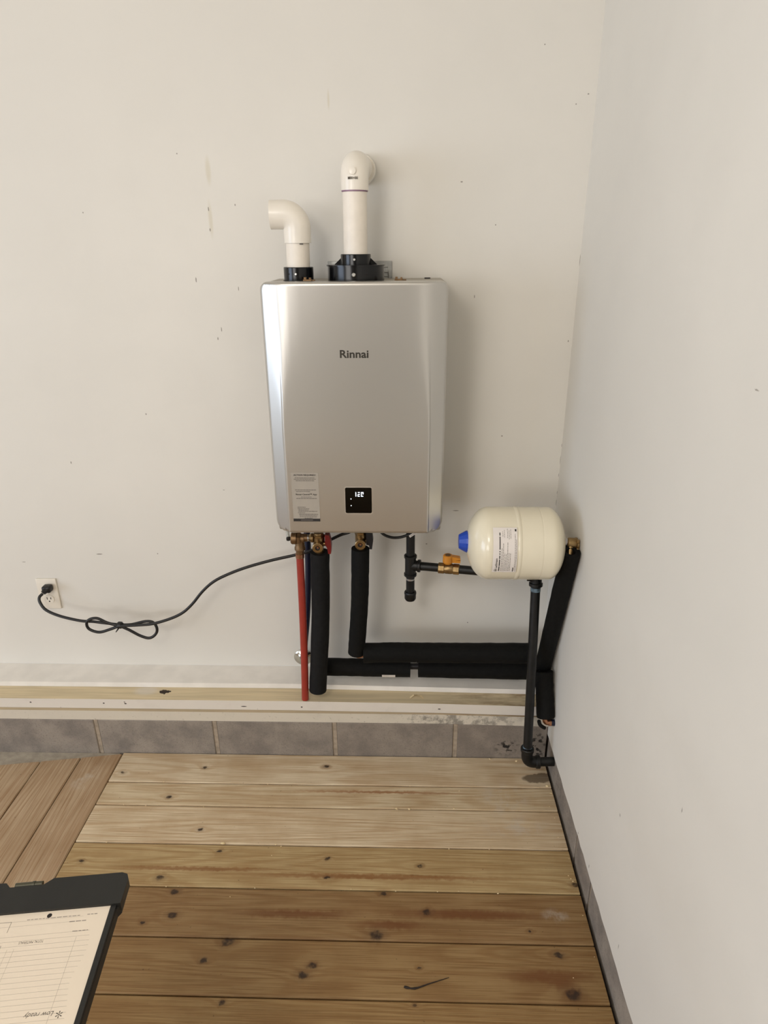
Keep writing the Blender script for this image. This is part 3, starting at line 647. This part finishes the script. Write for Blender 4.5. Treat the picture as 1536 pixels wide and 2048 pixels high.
hot = thing('insulated_hot_pipe', (-0.20, -0.15, 0.24), 'black foam-covered pipe dropping from the red-handled valve and running along the sill', 'pipe')
sleeve((-0.1768, -0.148, 0.7530), (-0.2045, -0.160, 0.2500), 0.0290, M['foam_grey'], hot, 2, 24, mid=(-0.1850, -0.150, 0.52))
sleeve((-0.2020, -0.095, 0.2965), (0.1035, -0.095, 0.2935), 0.0300, M['foam'], hot, 3, 20)
sleeve((0.1300, -0.095, 0.2935), (0.4960, -0.097, 0.2900), 0.0300, M['foam'], hot, 4, 20)
MB().tube([(-0.205, -0.095, 0.302), (0.51, -0.095, 0.302)], 0.0110, 16).build('inner_pipe', M['navy'], hot)
m = MB(); n = 6
for i in range(n+1):
    q = math.radians(-54+i*40/n); m.v += [Vector((0.0085, -0.095-0.0312*math.cos(q), 0.2945+0.0312*math.sin(q))), Vector((0.0530, -0.095-0.0312*math.cos(q), 0.2945+0.0312*math.sin(q)))]
for i in range(n): m.f.append((2*i, 2*i+1, 2*i+3, 2*i+2))
st = m.build('barcode_sticker', M['label_white'], hot)
rg = random.Random(2); m = MB()
for j in range(9):
    x = 0.013+j*0.0022; q0, q1 = math.radians(-50), math.radians(-20)
    m.add([(x, -0.095-0.0316*math.cos(q0), 0.2945+0.0316*math.sin(q0)), (x+rg.uniform(.0006, .0014), -0.095-0.0316*math.cos(q0), 0.2945+0.0316*math.sin(q0)), (x+0.001, -0.095-0.0316*math.cos(q1), 0.2945+0.0316*math.sin(q1)), (x, -0.095-0.0316*math.cos(q1), 0.2945+0.0316*math.sin(q1))], [(0, 1, 2, 3)])
m.build('barcode', M['ink'], st, smooth=0)

cold = thing('insulated_cold_pipe', (-0.07, -0.135, 0.34), 'black foam-covered pipe dropping from the navy-handled valve and running right above the other', 'pipe')
sleeve((-0.0530, -0.148, 0.7660), (-0.0745, -0.136, 0.3830), 0.0275, M['foam'], cold, 5, 24, mid=(-0.0590, -0.150, 0.58))
sleeve((-0.0500, -0.135, 0.3800), (0.1219, -0.134, 0.3830), 0.0325, M['foam'], cold, 6, 14, mid=(0.04, -0.135, 0.3835))
sleeve((0.1225, -0.134, 0.3825), (0.4950, -0.136, 0.3860), 0.0330, M['foam'], cold, 7, 20)
MB().tube(bend((-0.0735, -0.136, 0.40), (-0.0750, -0.136, 0.370), (-0.045, -0.135, 0.3790), 0.016), 0.0122, 16).build('copper_elbow', M['copper'], cold)
MB().tube([(-0.05, -0.135, 0.3815), (0.51, -0.135, 0.386)], 0.0110, 16).build('inner_pipe', M['copper'], cold)

ris = thing('insulated_riser_pipe', (0.53, -0.2, 0.21), 'black foam-covered pipe leaning up the corner from the sill to the expansion tank', 'pipe')
sleeve((0.5362, -0.322, 0.8420), (0.5330, -0.150, 0.3300), 0.0262, M['foam'], ris, 8, 20)
sleeve((0.5290, -0.190, 0.3560), (0.5345, -0.247, 0.2200), 0.0285, M['foam'], ris, 9, 10)
MB().tube(bend((0.533, -0.240, 0.25), (0.533, -0.252, 0.2035), (0.548, -0.252, 0.2035), 0.010), 0.0088, 14).build('copper_elbow', M['copper'], ris)
MB().lathe([(0, 0.0112), (0.008, 0.0112)], (0.5445, -0.252, 0.2035), (1, 0, 0), 18).build('crimp_ring', M['copper'], ris)
MB().tube([(0.552, -0.252, 0.2035), (XR-0.0005, -0.252, 0.2030)], 0.0105, 16).build('blue_stub', M['blue_pex'], ris)
m = MB(); pth = spline([(0.510, -0.262, 0.222), (0.514, -0.266, 0.207), (0.524, -0.268, 0.198), (0.532, -0.266, 0.193)], 5)
m.tube(pth, [0.002]+[0.006]*(len(pth)-2)+[0.002], 8).build('tape_tail', M['foam'], ris)

# blue pipe into the wall, and its escutcheon
bp = spline([(-0.2280, -0.060, UZ0-0.024), (-0.2285, -0.060, 0.68), (-0.2400, -0.060, 0.50), (-0.2570, -0.055, 0.36), (-0.2640, -0.045, 0.305), (-0.2700, -0.025, 0.282), (-0.2745, -0.004, 0.272)], 6)
tag(MB().tube(bp, 0.0105, 16).build('blue_pipe', M['blue_pex']), 'dark blue plastic pipe behind the red one, curving into the wall', 'pipe')
tag(MB().lathe([(0, 0.0120), (0.004, 0.0150), (0.008, 0.0240), (0.0105, 0.0310), (0.0125, 0.0325)], (-0.2745, -0.0135, 0.2690), (0, 1, 0), 40).build('escutcheon', M['chrome']), 'round chrome wall flange just above the white sill board', 'pipe flange')

# ------------------------------------------------------------------ gas line
gas = thing('gas_pipe', (0.30, -0.2, 0.05), 'black iron gas pipe running from the heater behind the tank down into the corner', 'pipe')
GX, GY, GZ = 0.1002, -0.130, 0.7000
def band(o, d, r, l, par, mat='iron'): return MB().lathe([(0, r*0.9), (l*0.15, r), (l*0.85, r), (l, r*0.9)], o, d, 24).build('fitting_band', M[mat], par)
MB().tube([(GX-0.0006, GY, 0.8450), (GX, GY, GZ+0.02)], 0.0134, 24).build('pipe', M['iron'], gas)
tee = MB().tube([(GX, GY, GZ+0.030), (GX, GY, GZ-0.030)], 0.0170, 24).tube([(GX, GY, GZ), (GX+0.028, GY-0.0042, GZ)], 0.0165, 24).build('tee', M['iron'], gas)
for o_, d_ in (((GX, GY, GZ+0.026), (0, 0, 1)), ((GX, GY, GZ-0.026), (0, 0, -1)), ((GX+0.022, GY-0.0033, GZ), (1, -0.15, 0))): band(o_, d_, 0.0198, 0.010, tee)
MB().tube([(GX, GY, GZ-0.03), (GX+0.0004, GY, 0.602)], 0.0134, 24).build('drip_leg', M['iron'], gas)
MB().lathe([(0, 0.0134), (0.006, 0.0136)], (GX, GY, GZ-0.043), (0, 0, -1), 24).build('thread_tape', M['solder'], gas)
MB().lathe([(0, 0.0175), (0.003, 0.0192), (0.008, 0.0192), (0.010, 0.0182), (0.024, 0.0182), (0.030, 0.0150), (0.033, 0.008)], (GX+0.0004, GY, 0.6085), (0, 0, -1), 24).build('end_cap', M['iron'], gas)
EX, EY = 0.4763, -0.196
HD = Vector((EX-GX, EY-GY, 0)).normalized()
def onH(x): return Vector((x, GY+(x-GX)*(EY-GY)/(EX-GX), GZ))
MB().tube([onH(GX+0.02), onH(0.196)], 0.0134, 24).build('pipe', M['iron'], gas)
MB().tube([onH(0.240), onH(0.455)], 0.0134, 24).build('pipe', M['iron'], gas)
MB().tube(bend(onH(0.450), (EX, EY, GZ), (EX, EY-0.004, GZ-0.026), 0.018), 0.0175, 24).build('elbow', M['iron'], gas)
band((EX, EY-0.003, GZ-0.020), (0, -0.15, -1), 0.0205, 0.012, gas)
top = Vector((EX, EY-0.004, GZ-0.03)); bot = Vector((0.4777, -0.286, 0.125))
MB().tube([top, bot], 0.0142, 24).build('pipe', M['iron'], gas)
MB().lathe([(0, 0.0150), (0.012, 0.0150)], top+(bot-top).normalized()*0.006, bot-top, 24).build('pipe_dope', M['dope'], gas)
MB().tube(bend((0.4777, -0.284, 0.130), (0.4778, -0.288, 0.0740), (0.5180, -0.286, 0.0740), 0.026), 0.0180, 24).build('elbow', M['iron'], gas)
band((0.4777, -0.2840, 0.1150), (0, 0, 1), 0.0212, 0.014, gas); band((0.5070, -0.2865, 0.0740), (1, 0, 0), 0.0212, 0.014, gas)
MB().lathe([(0, 0.0150), (0.006, 0.0150)], (0.4777, -0.2838, 0.1295), (0, 0, 1), 24).build('pipe_dope', M['dope'], gas)
MB().tube([(0.515, -0.286, 0.0740), (XR+0.0025, -0.284, 0.0740)], 0.0142, 24).build('pipe', M['iron'], gas)
# gas cock
gv = thing('gas_valve', (0.218, -0.15, 0.685), 'brass gas valve with an amber lever on the black iron pipe', 'valve')
a = onH(0.186)
MB().lathe([(0, 0.0165), (0.0015, 0.0178), (0.018, 0.0178), (0.020, 0.0150)], a, HD, 8).build('hex_end', M['brass'], gv, smooth=0)
MB().lathe([(0.018, 0.0150), (0.024, 0.0168), (0.040, 0.0168), (0.046, 0.0150)], a, HD, 24).build('body', M['brass'], gv)
MB().lathe([(0.045, 0.0155), (0.047, 0.0175), (0.063, 0.0175), (0.0645, 0.0160)], a, HD, 8).build('hex_end', M['brass'], gv, smooth=0)
hc = onH(0.217); HZ = GZ+0.018
MB().lathe([(0, 0.008), (0.010, 0.008)], (hc.x, hc.y, GZ+0.012), (0, 0, 1), 16).build('stem', M['brass'], gv)
m = MB().lathe([(0, 0.0120), (0.006, 0.0160), (0.026, 0.0150), (0.028, 0.0130)], (hc.x-0.003, hc.y, HZ), (0, 0, 1), 24)
m.build('lever_hub', M['amber'], gv)
MB().prism([(hc.x+0.006, HZ+0.006), (hc.x+0.034, HZ+0.004), (hc.x+0.035, HZ+0.012), (hc.x+0.018, HZ+0.0130), (hc.x+0.035, HZ+0.0150), (hc.x+0.034, HZ+0.021), (hc.x+0.006, HZ+0.026)], 'y', hc.y-0.009, hc.y+0.009).build('lever', M['amber'], gv, smooth=0)
MB().lathe([(0, 0.0085), (0.002, 0.0085)], (hc.x-0.003, hc.y, HZ+0.0270), (0, 0, 1), 18).build('lever_screw', M['bronze'], gv)

# ------------------------------------------------------------------ expansion tank
TX0, TX1, TY, TZ, TR = 0.2530, 0.5240, -0.282, 0.8480, 0.1015
tk = thing('expansion_tank', (0.39, TY, TZ-TR), 'cream steel expansion tank lying sideways with a blue cap on its left end', 'tank')
def dome(t0, sgn, dpt):
    out = []
    for j in range(23):
        q = math.radians(90*j/22); out.append((t0+sgn*dpt*(1-math.cos(q)), TR*math.sin(q)))
    return out
L = TX1-TX0
left = dome(0.0, 1, 0.060); right = dome(L, -1, 0.048)
prof = left+[(0.064, TR), (0.127, TR), (0.1285, TR), (0.1295, TR+0.0009), (0.134, TR+0.0013), (0.1385, TR+0.0009), (0.1395, TR), (0.141, TR), (0.194, TR), (0.1955, TR), (0.197, TR-0.0008), (0.1985, TR), (0.2, TR), (L-0.052, TR)]+right[::-1]
MB().lathe(prof, (TX0, TY, TZ), (1, 0, 0), 72).build('shell', M['tank'], tk, smooth=60)
MB().lathe([(0, 0.0195), (0.003, 0.0215), (0.019, 0.0300), (0.0235, 0.0310), (0.026, 0.030)], (0.2325, TY, TZ+0.004), (1, 0, 0), 14).build('blue_cap', M['blue_cap'], tk, smooth=0)
MB().lathe([(0, 0.0165), (0.006, 0.0165), (0.006, 0.0130), (0.014, 0.0130)], (TX1-0.005, TY-0.003, TZ+0.003), (1, 0, 0), 20).build('nipple', M['solder'], tk)
# curved label (reads upward)
def on_tank(x, ang, dr):
    q = math.radians(ang); return Vector((x, TY-(TR+dr)*math.cos(q), TZ+(TR+dr)*math.sin(q)))
A0, A1, LX0, LX1 = -24.0, 48.0, 0.3150, 0.3790
def patch(x0, x1, a0, a1, dr, n=16):
    m = MB()
    for i in range(n+1):
        a = a0+(a1-a0)*i/n; m.v += [on_tank(x0, a, dr), on_tank(x1, a, dr)]
    for i in range(n): m.f.append((2*i, 2*i+1, 2*i+3, 2*i+2))
    return m
tl = patch(LX0, LX1, A0, A1, 0.0026, 20).build('paper_label', M['label_white'], tk, smooth=60); tl['label'] = 'white printed label wrapped round the tank'
rg = random.Random(11); m = MB()
def vrule(x, a0, a1, wd):
    a = a0
    while a < a1-0.6:
        l = min(rg.uniform(1.5, 4.5), a1-a)
        p = patch(x, x+wd, a, a+l, 0.0030, 2); m.add(p.v, p.f); a += l+0.7
for i, (a1,) in enumerate(((18,), (24,), (10,), (9,), (26,), (10,), (10,))): vrule(LX0+0.0225+i*0.0038, A0+3, a1, 0.0010)
for i, (a0, a1) in enumerate(((34, 42), (33, 44), (0, 0), (32, 46), (30, 44), (31, 45))):
    if a1: vrule(LX0+0.025+i*0.0042, a0, a1, 0.0008)
vrule(LX0+0.0575, A0+4, 38, 0.0009); vrule(LX0+0.0605, A0+2, 30, 0.0009)
o = m.build('printed_lines', M['grey_ink'], tl, smooth=0); o['kind'] = 'stuff'
m = MB()
for a0, a1 in ((-21, -12), (-11, 0), (1, 6), (7.5, 9.5), (11, 13), (15, 34), (35.5, 40)):
    p = patch(LX0+0.0165, LX0+0.0190, a0, a1, 0.0030, 4); m.add(p.v, p.f)
p = patch(LX0+0.0535, LX0+0.0555, A0+2, A0+10, 0.0030, 3); m.add(p.v, p.f)
p = patch(LX0+0.0575, LX0+0.0615, 42, 45.5, 0.0030, 3); m.add(p.v, p.f)
m.build('bold_line', M['ink'], tl, smooth=0)['kind'] = 'stuff'
def bend_text(body, size, x, a0, mat, name, bold, length):
    c = bpy.data.curves.new('t', 'FONT'); c.body = body; c.size = size; c.offset = bold*size; c.resolution_u = 2
    o = bpy.data.objects.new('t', c); COL.objects.link(o); bpy.context.view_layer.update()
    me = bpy.data.meshes.new_from_object(o.evaluated_get(bpy.context.evaluated_depsgraph_get()))
    xs = [v.co.x for v in me.vertices]; f = length/(max(xs)-min(xs)); mb = MB()
    mb.v = [on_tank(x-v.co.y, a0+math.degrees(v.co.x*f/TR), 0.0031) for v in me.vertices]; mb.f = [tuple(p.vertices) for p in me.polygons]
    bpy.data.objects.remove(o); bpy.data.curves.remove(c); bpy.data.meshes.remove(me)
    return mb.build(name, mat, tl, smooth=0)
bend_text('LatStream', 0.0082, LX0+0.0125, A0+8.5, M['ink'], 'maker_lettering', 0.015, 0.030)
m = MB(); n = 24
for i in range(n):
    q = 2*math.pi*i/n
    for r in (0.0042, 0.0034): m.v.append(on_tank(LX0+0.0095+r*math.cos(q), A0+4.6+math.degrees(r*math.sin(q)/TR), 0.0031))
for i in range(n): k_ = (i+1) % n; m.f.append((2*i, 2*k_, 2*k_+1, 2*i+1))
p = patch(LX0+0.0080, LX0+0.0105, A0+3.2, A0+6.0, 0.0031, 2); m.add(p.v, p.f)
m.build('maker_mark', M['grey_ink'], tl, smooth=0)
# brass tee between tank and riser
bt = thing('brass_tee', (0.545, -0.29, 0.82), 'brass tee fitting joining the tank to the leaning insulated pipe', 'pipe fitting')
MB().lathe([(0, 0.0150), (0.002, 0.0165), (0.020, 0.0165), (0.024, 0.0150)], (0.5330, TY-0.008, TZ+0.004), (1, -0.15, 0), 20).build('body', M['brass'], bt)
MB().tube([(0.5400, TY-0.014, TZ+0.004), (0.5362, TY-0.036, 0.806)], 0.0098, 18).build('branch', M['brass'], bt)
for a in (35, 125, 215, 305):
    q = math.radians(a); MB().bbox(0.5535, 0.5605, TY-0.016+0.016*math.cos(q)-0.004, TY-0.016+0.016*math.cos(q)+0.004, TZ+0.004+0.016*math.sin(q)-0.005, TZ+0.004+0.016*math.sin(q)+0.005, 0.001).build('wing', M['brass'], bt)
MB().lathe([(0, 0.014), (0.006, 0.014)], (0.5550, TY-0.016, TZ+0.004), (1, 0, 0), 16).build('flange', M['brass'], bt)

# ------------------------------------------------------------------ cables
pc = thing('power_cord', (-0.85, -0.09, 0.40), 'black power cord tied in a bow and plugged into the wall outlet', 'power cord')
CP = [(-1.1345,-0.044,0.541),(-1.1430,-0.052,0.532),(-1.140,-0.06,0.517),(-1.119,-0.07,0.494),(-1.07,-0.08,0.477),(-1.0,-0.09,0.466),(-0.958,-0.09,0.463),(-0.925,-0.089,0.458),(-0.87,-0.088,0.451),(-0.829,-0.088,0.452),(-0.78,-0.088,0.464),(-0.753,-0.090,0.461),(-0.743,-0.092,0.438),(-0.751,-0.094,0.417),(-0.774,-0.094,0.403),(-0.803,-0.095,0.413),(-0.837,-0.096,0.436),(-0.864,-0.097,0.450),(-0.905,-0.098,0.464),(-0.935,-0.099,0.481),(-0.961,-0.100,0.477),(-0.973,-0.101,0.462),(-0.967,-0.102,0.441),(-0.935,-0.103,0.43),(-0.895,-0.103,0.442),(-0.862,-0.103,0.454),(-0.811,-0.103,0.458),(-0.752,-0.103,0.464),(-0.691,-0.102,0.483),(-0.646,-0.101,0.506),(-0.61,-0.1,0.539),(-0.572,-0.1,0.585),(-0.535,-0.1,0.619),(-0.492,-0.1,0.644),(-0.426,-0.1,0.672),(-0.343,-0.095,0.696),(-0.263,-0.090,0.714),(-0.214,-0.090,0.729),(-0.166,-0.092,0.759),(-0.118,-0.095,0.786),(-0.086,-0.098,0.800),(-0.070,-0.098,0.830),(-0.068,-0.098,0.8650)]
MB().tube(spline(CP, 6), 0.0048, 12).build('cord', M['cord'], pc)
MB().lathe([(0, 0.0085), (0.004, 0.0120), (0.014, 0.0120), (0.018, 0.0085)], (-0.8735, -0.0955, 0.4535), (1, 0, -0.02), 14).build('twist_tie', M['cord'], pc)
MB().tube([(-0.868, -0.104, 0.445), (-0.876, -0.108, 0.434)], [0.0028, 0.0016], 8).build('tie_tail', M['cord'], pc)
plug = MB().bbox(-1.1420, -1.1130, -0.0360, -0.0085, 0.5370, 0.5610, 0.006, 3).build('plug', M['cord'], pc)
MB().tube([(-1.1245, -0.022, 0.552), (-1.1325, -0.042, 0.5435)], [0.0115, 0.0085], 14).build('strain_relief', M['cord'], pc)
sc = thing('sensor_cable', (0.06, -0.14, 0.80), 'short black cable sagging under the heater to the gas pipe', 'cable')
MB().tube(spline([(-0.006, -0.13, 0.8650), (0.002, -0.14, 0.832), (0.012, -0.148, 0.8185), (0.025, -0.15, 0.8095), (0.045, -0.15, 0.8030), (0.068, -0.151, 0.8045), (0.088, -0.153, 0.8120), (0.106, -0.155, 0.8200), (0.120, -0.152, 0.834), (0.124, -0.15, 0.8650)], 6), 0.0042, 12).build('cable', M['cord'], sc)
o = MB().add([(0.098, -0.162, 0.8085), (0.121, -0.162, 0.8250), (0.117, -0.162, 0.8310), (0.094, -0.162, 0.8145), (0.098, -0.1605, 0.8085), (0.121, -0.1605, 0.8250), (0.117, -0.1605, 0.8310), (0.094, -0.1605, 0.8145)], [(0, 1, 2, 3), (7, 6, 5, 4), (0, 4, 5, 1), (1, 5, 6, 2), (2, 6, 7, 3), (3, 7, 4, 0)]).build('cable_tag', M['label_white'], sc, smooth=0)
m = MB()
for j in range(6):
    t = 0.15+j*0.13; c = Vector((0.096, -0.1623, 0.8115)).lerp(Vector((0.119, -0.1623, 0.828)), t); e = Vector((0.0010, 0, -0.0016)); f_ = Vector((0.0011, 0, 0.0008))
    m.add([c-e, c+e, c+e+f_, c-e+f_], [(0, 1, 2, 3)])
m.build('tag_print', M['grey_ink'], o, smooth=0)

# ------------------------------------------------------------------ wall outlet
ol = thing('wall_outlet', (-1.138, 0, 0.46), 'ivory duplex wall outlet low on the left of the wall', 'outlet')
ox0, ox1, oz0, oz1 = -1.1735, -1.1030, 0.4615, 0.5775
MB().bbox(ox0, ox1, -0.0062, -0.0003, oz0, oz1, 0.0025, 3).build('cover_plate', M['plate'], ol)
ocx = (ox0+ox1)/2; ocz = (oz0+oz1)/2
for sg in (1, -1):
    cz = ocz+sg*0.0195; pts = []
    for j in range(36):
        q = 2*math.pi*j/36; pts.append((ocx+0.0172*math.cos(q), cz+max(-0.0142, min(0.0142, 0.0172*math.sin(q)))))
    f_ = MB().prism(pts, 'y', -0.0080, -0.005).build('receptacle', M['plate'], ol, smooth=0)
    for sx, h in ((-0.0064, 0.0046), (0.0064, 0.0038)):
        MB().box(ocx+sx-0.0012, ocx+sx+0.0012, -0.0084, -0.0070, cz+0.003-h, cz+0.003+h).build('slot', M['slot'], f_, smooth=0)
    MB().lathe([(0, 0.0026), (0.0012, 0.0026)], (ocx, -0.0084, cz-0.0085), (0, 1, 0), 14).build('ground_hole', M['slot'], f_)
MB().lathe([(0, 0.003), (0.0012, 0.003)], (ocx, -0.0074, ocz), (0, 1, 0), 14).build('plate_screw', M['plate'], ol)

# ------------------------------------------------------------------ clipboard held at the lower left, with its form
CZ = 0.740; ca = math.radians(7.0)
E1 = Vector((math.cos(ca), math.sin(ca), 0)); E2 = Vector((math.sin(ca), -math.cos(ca), 0)); C0 = Vector((-0.3385, -1.2560, CZ))
def cl(u, v, z=0.0): return C0+E1*u+E2*v+Vector((0, 0, z))      # u to the right edge (<0 inside), v towards the viewer
cb = thing('clipboard', tuple(cl(-0.125, 0.17, -0.024)), 'charcoal plastic storage clipboard at the lower left holding a form', 'clipboard')
def slab(out, z0, z1):
    m = MB(); n = len(out); m.v = [cl(a, b, z0) for a, b in out]+[cl(a, b, z1) for a, b in out]
    m.f = [tuple(range(n)), tuple(range(n, 2*n))[::-1]]+[(i, (i+1) % n, n+(i+1) % n, n+i) for i in range(n)]; return m
W_, H_ = 0.252, 0.340
out = [(-0.003, 0.012), (-0.0055, 0.006), (-0.012, 0.003), (-0.112, 0.003), (-0.124, 0.012), (-0.172, 0.012), (-0.180, 0.005), (-W_+0.012, 0.003), (-W_, 0.012), (-W_, H_), (-0.0095, H_), (-0.0070, 0.056), (-0.003, 0.050)]
bd = slab(out, -0.020, -0.004).build('box', M['clip'], cb, smooth=30)
out2 = [(0.0, 0.012), (-0.0035, 0.0035), (-0.012, 0.0), (-0.112, 0.0), (-0.124, 0.010), (-0.172, 0.010), (-0.180, 0.002), (-W_+0.012, 0.0), (-W_, 0.012), (-W_, 0.052), (-0.0012, 0.052)]
slab(out2, -0.012, 0.0035).build('lid_bar', M['clip'], cb, smooth=30)
slab([(-0.0075, 0.052), (-0.0150, 0.053), (-0.0165, H_-0.003), (-0.0100, H_-0.003)], -0.004, 0.0006).build('side_rail', M['clip'], cb, smooth=30)
slab([(-0.016, 0.050), (-0.016, H_-0.004), (-W_+0.004, H_-0.004), (-W_+0.004, 0.050)], -0.005, -0.002).build('inner_panel', M['clip'], cb, smooth=0)
MB().tube([cl(-0.127, 0.0055, 0.0), cl(-0.166, 0.0055, 0.0)], 0.0042, 14).build('hinge_pin', M['clip_dark'], cb)
MB().tube([cl(-0.138, 0.0055, 0.0), cl(-0.141, 0.0055, 0.0)], 0.0050, 14).build('hinge_collar', M['clip_dark'], cb)
pf = thing('paper_form', tuple(cl(-0.12, 0.19, -0.0018)), 'cream ruled paper form with faint lines lying on the clipboard', 'paper')
pr = [(-0.0135, 0.0505), (-0.0155, 0.334), (-0.232, 0.334), (-0.230, 0.0515)]
slab(pr, -0.0019, -0.0006).build('sheet', M['paper'], pf, smooth=0)
PZ = -0.0005
def strip(m, u0, v0, u1, v1, wd):
    d = Vector((u1-u0, v1-v0)).normalized(); nx, ny = -d.y*wd/2, d.x*wd/2; k = len(m.v)
    m.v += [cl(u0+nx, v0+ny, PZ), cl(u1+nx, v1+ny, PZ), cl(u1-nx, v1-ny, PZ), cl(u0-nx, v0-ny, PZ)]; m.f.append((k, k+1, k+2, k+3))
m = MB()
v = 0.087
while v < 0.33: strip(m, -0.226 if v > 0.10 else -0.215, v, -0.034+0.004*math.sin(v*70), v, 0.00035); v += 0.0072
strip(m, -0.215, 0.0645, -0.05, 0.0645, 0.0003); strip(m, -0.215, 0.0715, -0.06, 0.0715, 0.0003)
strip(m, -0.050, 0.095, -0.050, 0.33, 0.0004); strip(m, -0.138, 0.105, -0.138, 0.33, 0.0003); strip(m, -0.129, 0.105, -0.129, 0.33, 0.0003)
o = m.build('ruled_lines', M['rule_ink'], pf, smooth=0); o['kind'] = 'stuff'
m = MB(); strip(m, -0.1485, 0.099, -0.1485, 0.33, 0.0005); strip(m, -0.1485, 0.099, -0.226, 0.099, 0.0004); strip(m, -0.1485, 0.0640, -0.1485, 0.080, 0.0005); strip(m, -0.1485, 0.0640, -0.226, 0.0640, 0.0004)
m.build('table_border', M['grey_ink'], pf, smooth=0)
m = MB(); rg = random.Random(4)
def words(u0, u1, v, h):
    u = u0
    while u < u1: l = rg.uniform(0.003, 0.008); strip(m, u, v, min(u+l, u1), v, h); u += l+0.0012
words(-0.128, -0.055, 0.0628, 0.0010); words(-0.045, -0.030, 0.0625, 0.0012); words(-0.067, -0.044, 0.0715, 0.0013); words(-0.058, -0.037, 0.0865, 0.0012)
o = m.build('printed_words', M['faint_ink'], pf, smooth=0); o['kind'] = 'stuff'
text('TOTAL MATERIALS', 0.0052, cl(-0.093, 0.0952, PZ), -E1, E2, M['grey_ink'], pf, 'printed_heading', width=0.033, extrude=0.0)
text('*', 0.020, cl(-0.034, 0.187, PZ), -E1, E2, M['grey_ink'], pf, 'handwritten_star', extrude=0.0)
text('Low ready', 0.0085, cl(-0.045, 0.192, PZ), -E1, E2, M['grey_ink'], pf, 'handwriting', extrude=0.0, shear=0.3, width=0.036)
m = MB(); hc_ = (-0.0985, 0.0590); n = 20
m.v = [cl(hc_[0]+0.0034*math.cos(2*math.pi*i/n), hc_[1]+0.0034*math.sin(2*math.pi*i/n), PZ) for i in range(n)]; m.f = [tuple(range(n))]
m.build('punch_hole', M['slot'], pf, smooth=0)

# ------------------------------------------------------------------ small debris
m = MB()
for (a, b, c, d) in (((0.1026, -0.148), (0.128, -0.132), 0.2185, 0.0032), ((0.128, -0.132), (0.148, -0.150), 0.2160, 0.0036)):
    p0 = Vector((a[0], a[1], 0.2116)); p1 = Vector((b[0], b[1], 0.2116)); mid = (p0+p1)/2; mid.z = c
    nrm = Vector((-(p1-p0).y, (p1-p0).x, 0)).normalized()*d
    k = len(m.v); m.v += [p0-nrm, p0+nrm, mid+nrm, mid-nrm, p1+nrm*0.4, p1-nrm*0.4]; m.f += [(k, k+1, k+2, k+3), (k+3, k+2, k+4, k+5)]
    k2 = len(m.v); m.v += [q+Vector((0, 0, 0.0009)) for q in m.v[k:k+6]]; m.f += [(k2+3, k2+2, k2+1, k2), (k2+5, k2+4, k2+2, k2+3)]
tag(m.build('wood_shaving', M['shaving'], smooth=0), 'curled pale wood shaving lying on the sill', 'wood shaving')
tag(MB().tube(spline([(0.0825, -0.948, 0.0016), (0.108, -0.951, 0.0018), (0.144, -0.939, 0.0016), (0.190, -0.924, 0.0014)], 5), [0.0022, 0.003, 0.0026, 0.0016, 0.002, 0.0026, 0.0022, 0.0016, 0.0018, 0.0014, 0.0012, 0.0012, 0.001, 0.0009, 0.0008, 0.0006][:16], 6).build('splinter', M['twig']), 'thin dark curved splinter lying on the front deck boards', 'splinter')
rg = random.Random(21); m = MB()
def crumb(x, y, s, z=0.0):
    bm = bmesh.new(); bmesh.ops.create_icosphere(bm, subdivisions=1, radius=s)
    for q in bm.verts: q.co = Vector((q.co.x*rg.uniform(.8, 1.6), q.co.y*rg.uniform(.6, 1.1), q.co.z*0.6))*rg.uniform(.8, 1.1)
    bm.verts.index_update(); m.add([q.co+Vector((x, y, z+s*0.45)) for q in bm.verts], [tuple(t.index for t in f.verts) for f in bm.faces]); bm.free()
for x, y, s in ((0.375, -0.197, 0.0038), (0.464, -0.205, 0.0045), (-0.448, -0.557, 0.0060), (0.545, -0.315, 0.005), (0.552, -0.345, 0.004), (0.06, -0.417, 0.004), (0.10, -0.418, 0.004), (0.268, -0.200, 0.003)): crumb(x, y, s)
for i in range(46):
    if i < 22: x, y = rg.uniform(-0.85, 0.54), random.choice((-0.324, -0.4185, -0.5585, -0.6985))+rg.uniform(-0.004, 0.004)
    elif i < 34: x, y = rg.uniform(0.535, 0.553), rg.uniform(-0.9, -0.2)
    else: x, y = rg.uniform(-0.8, 0.5), rg.uniform(-1.1, -0.2)
    crumb(x, y, rg.uniform(0.0010, 0.0024))
o = m.build('sawdust_crumbs', M['shaving'], smooth=0); tag(o, 'pale sawdust crumbs scattered over the deck boards', 'sawdust', kind='stuff')
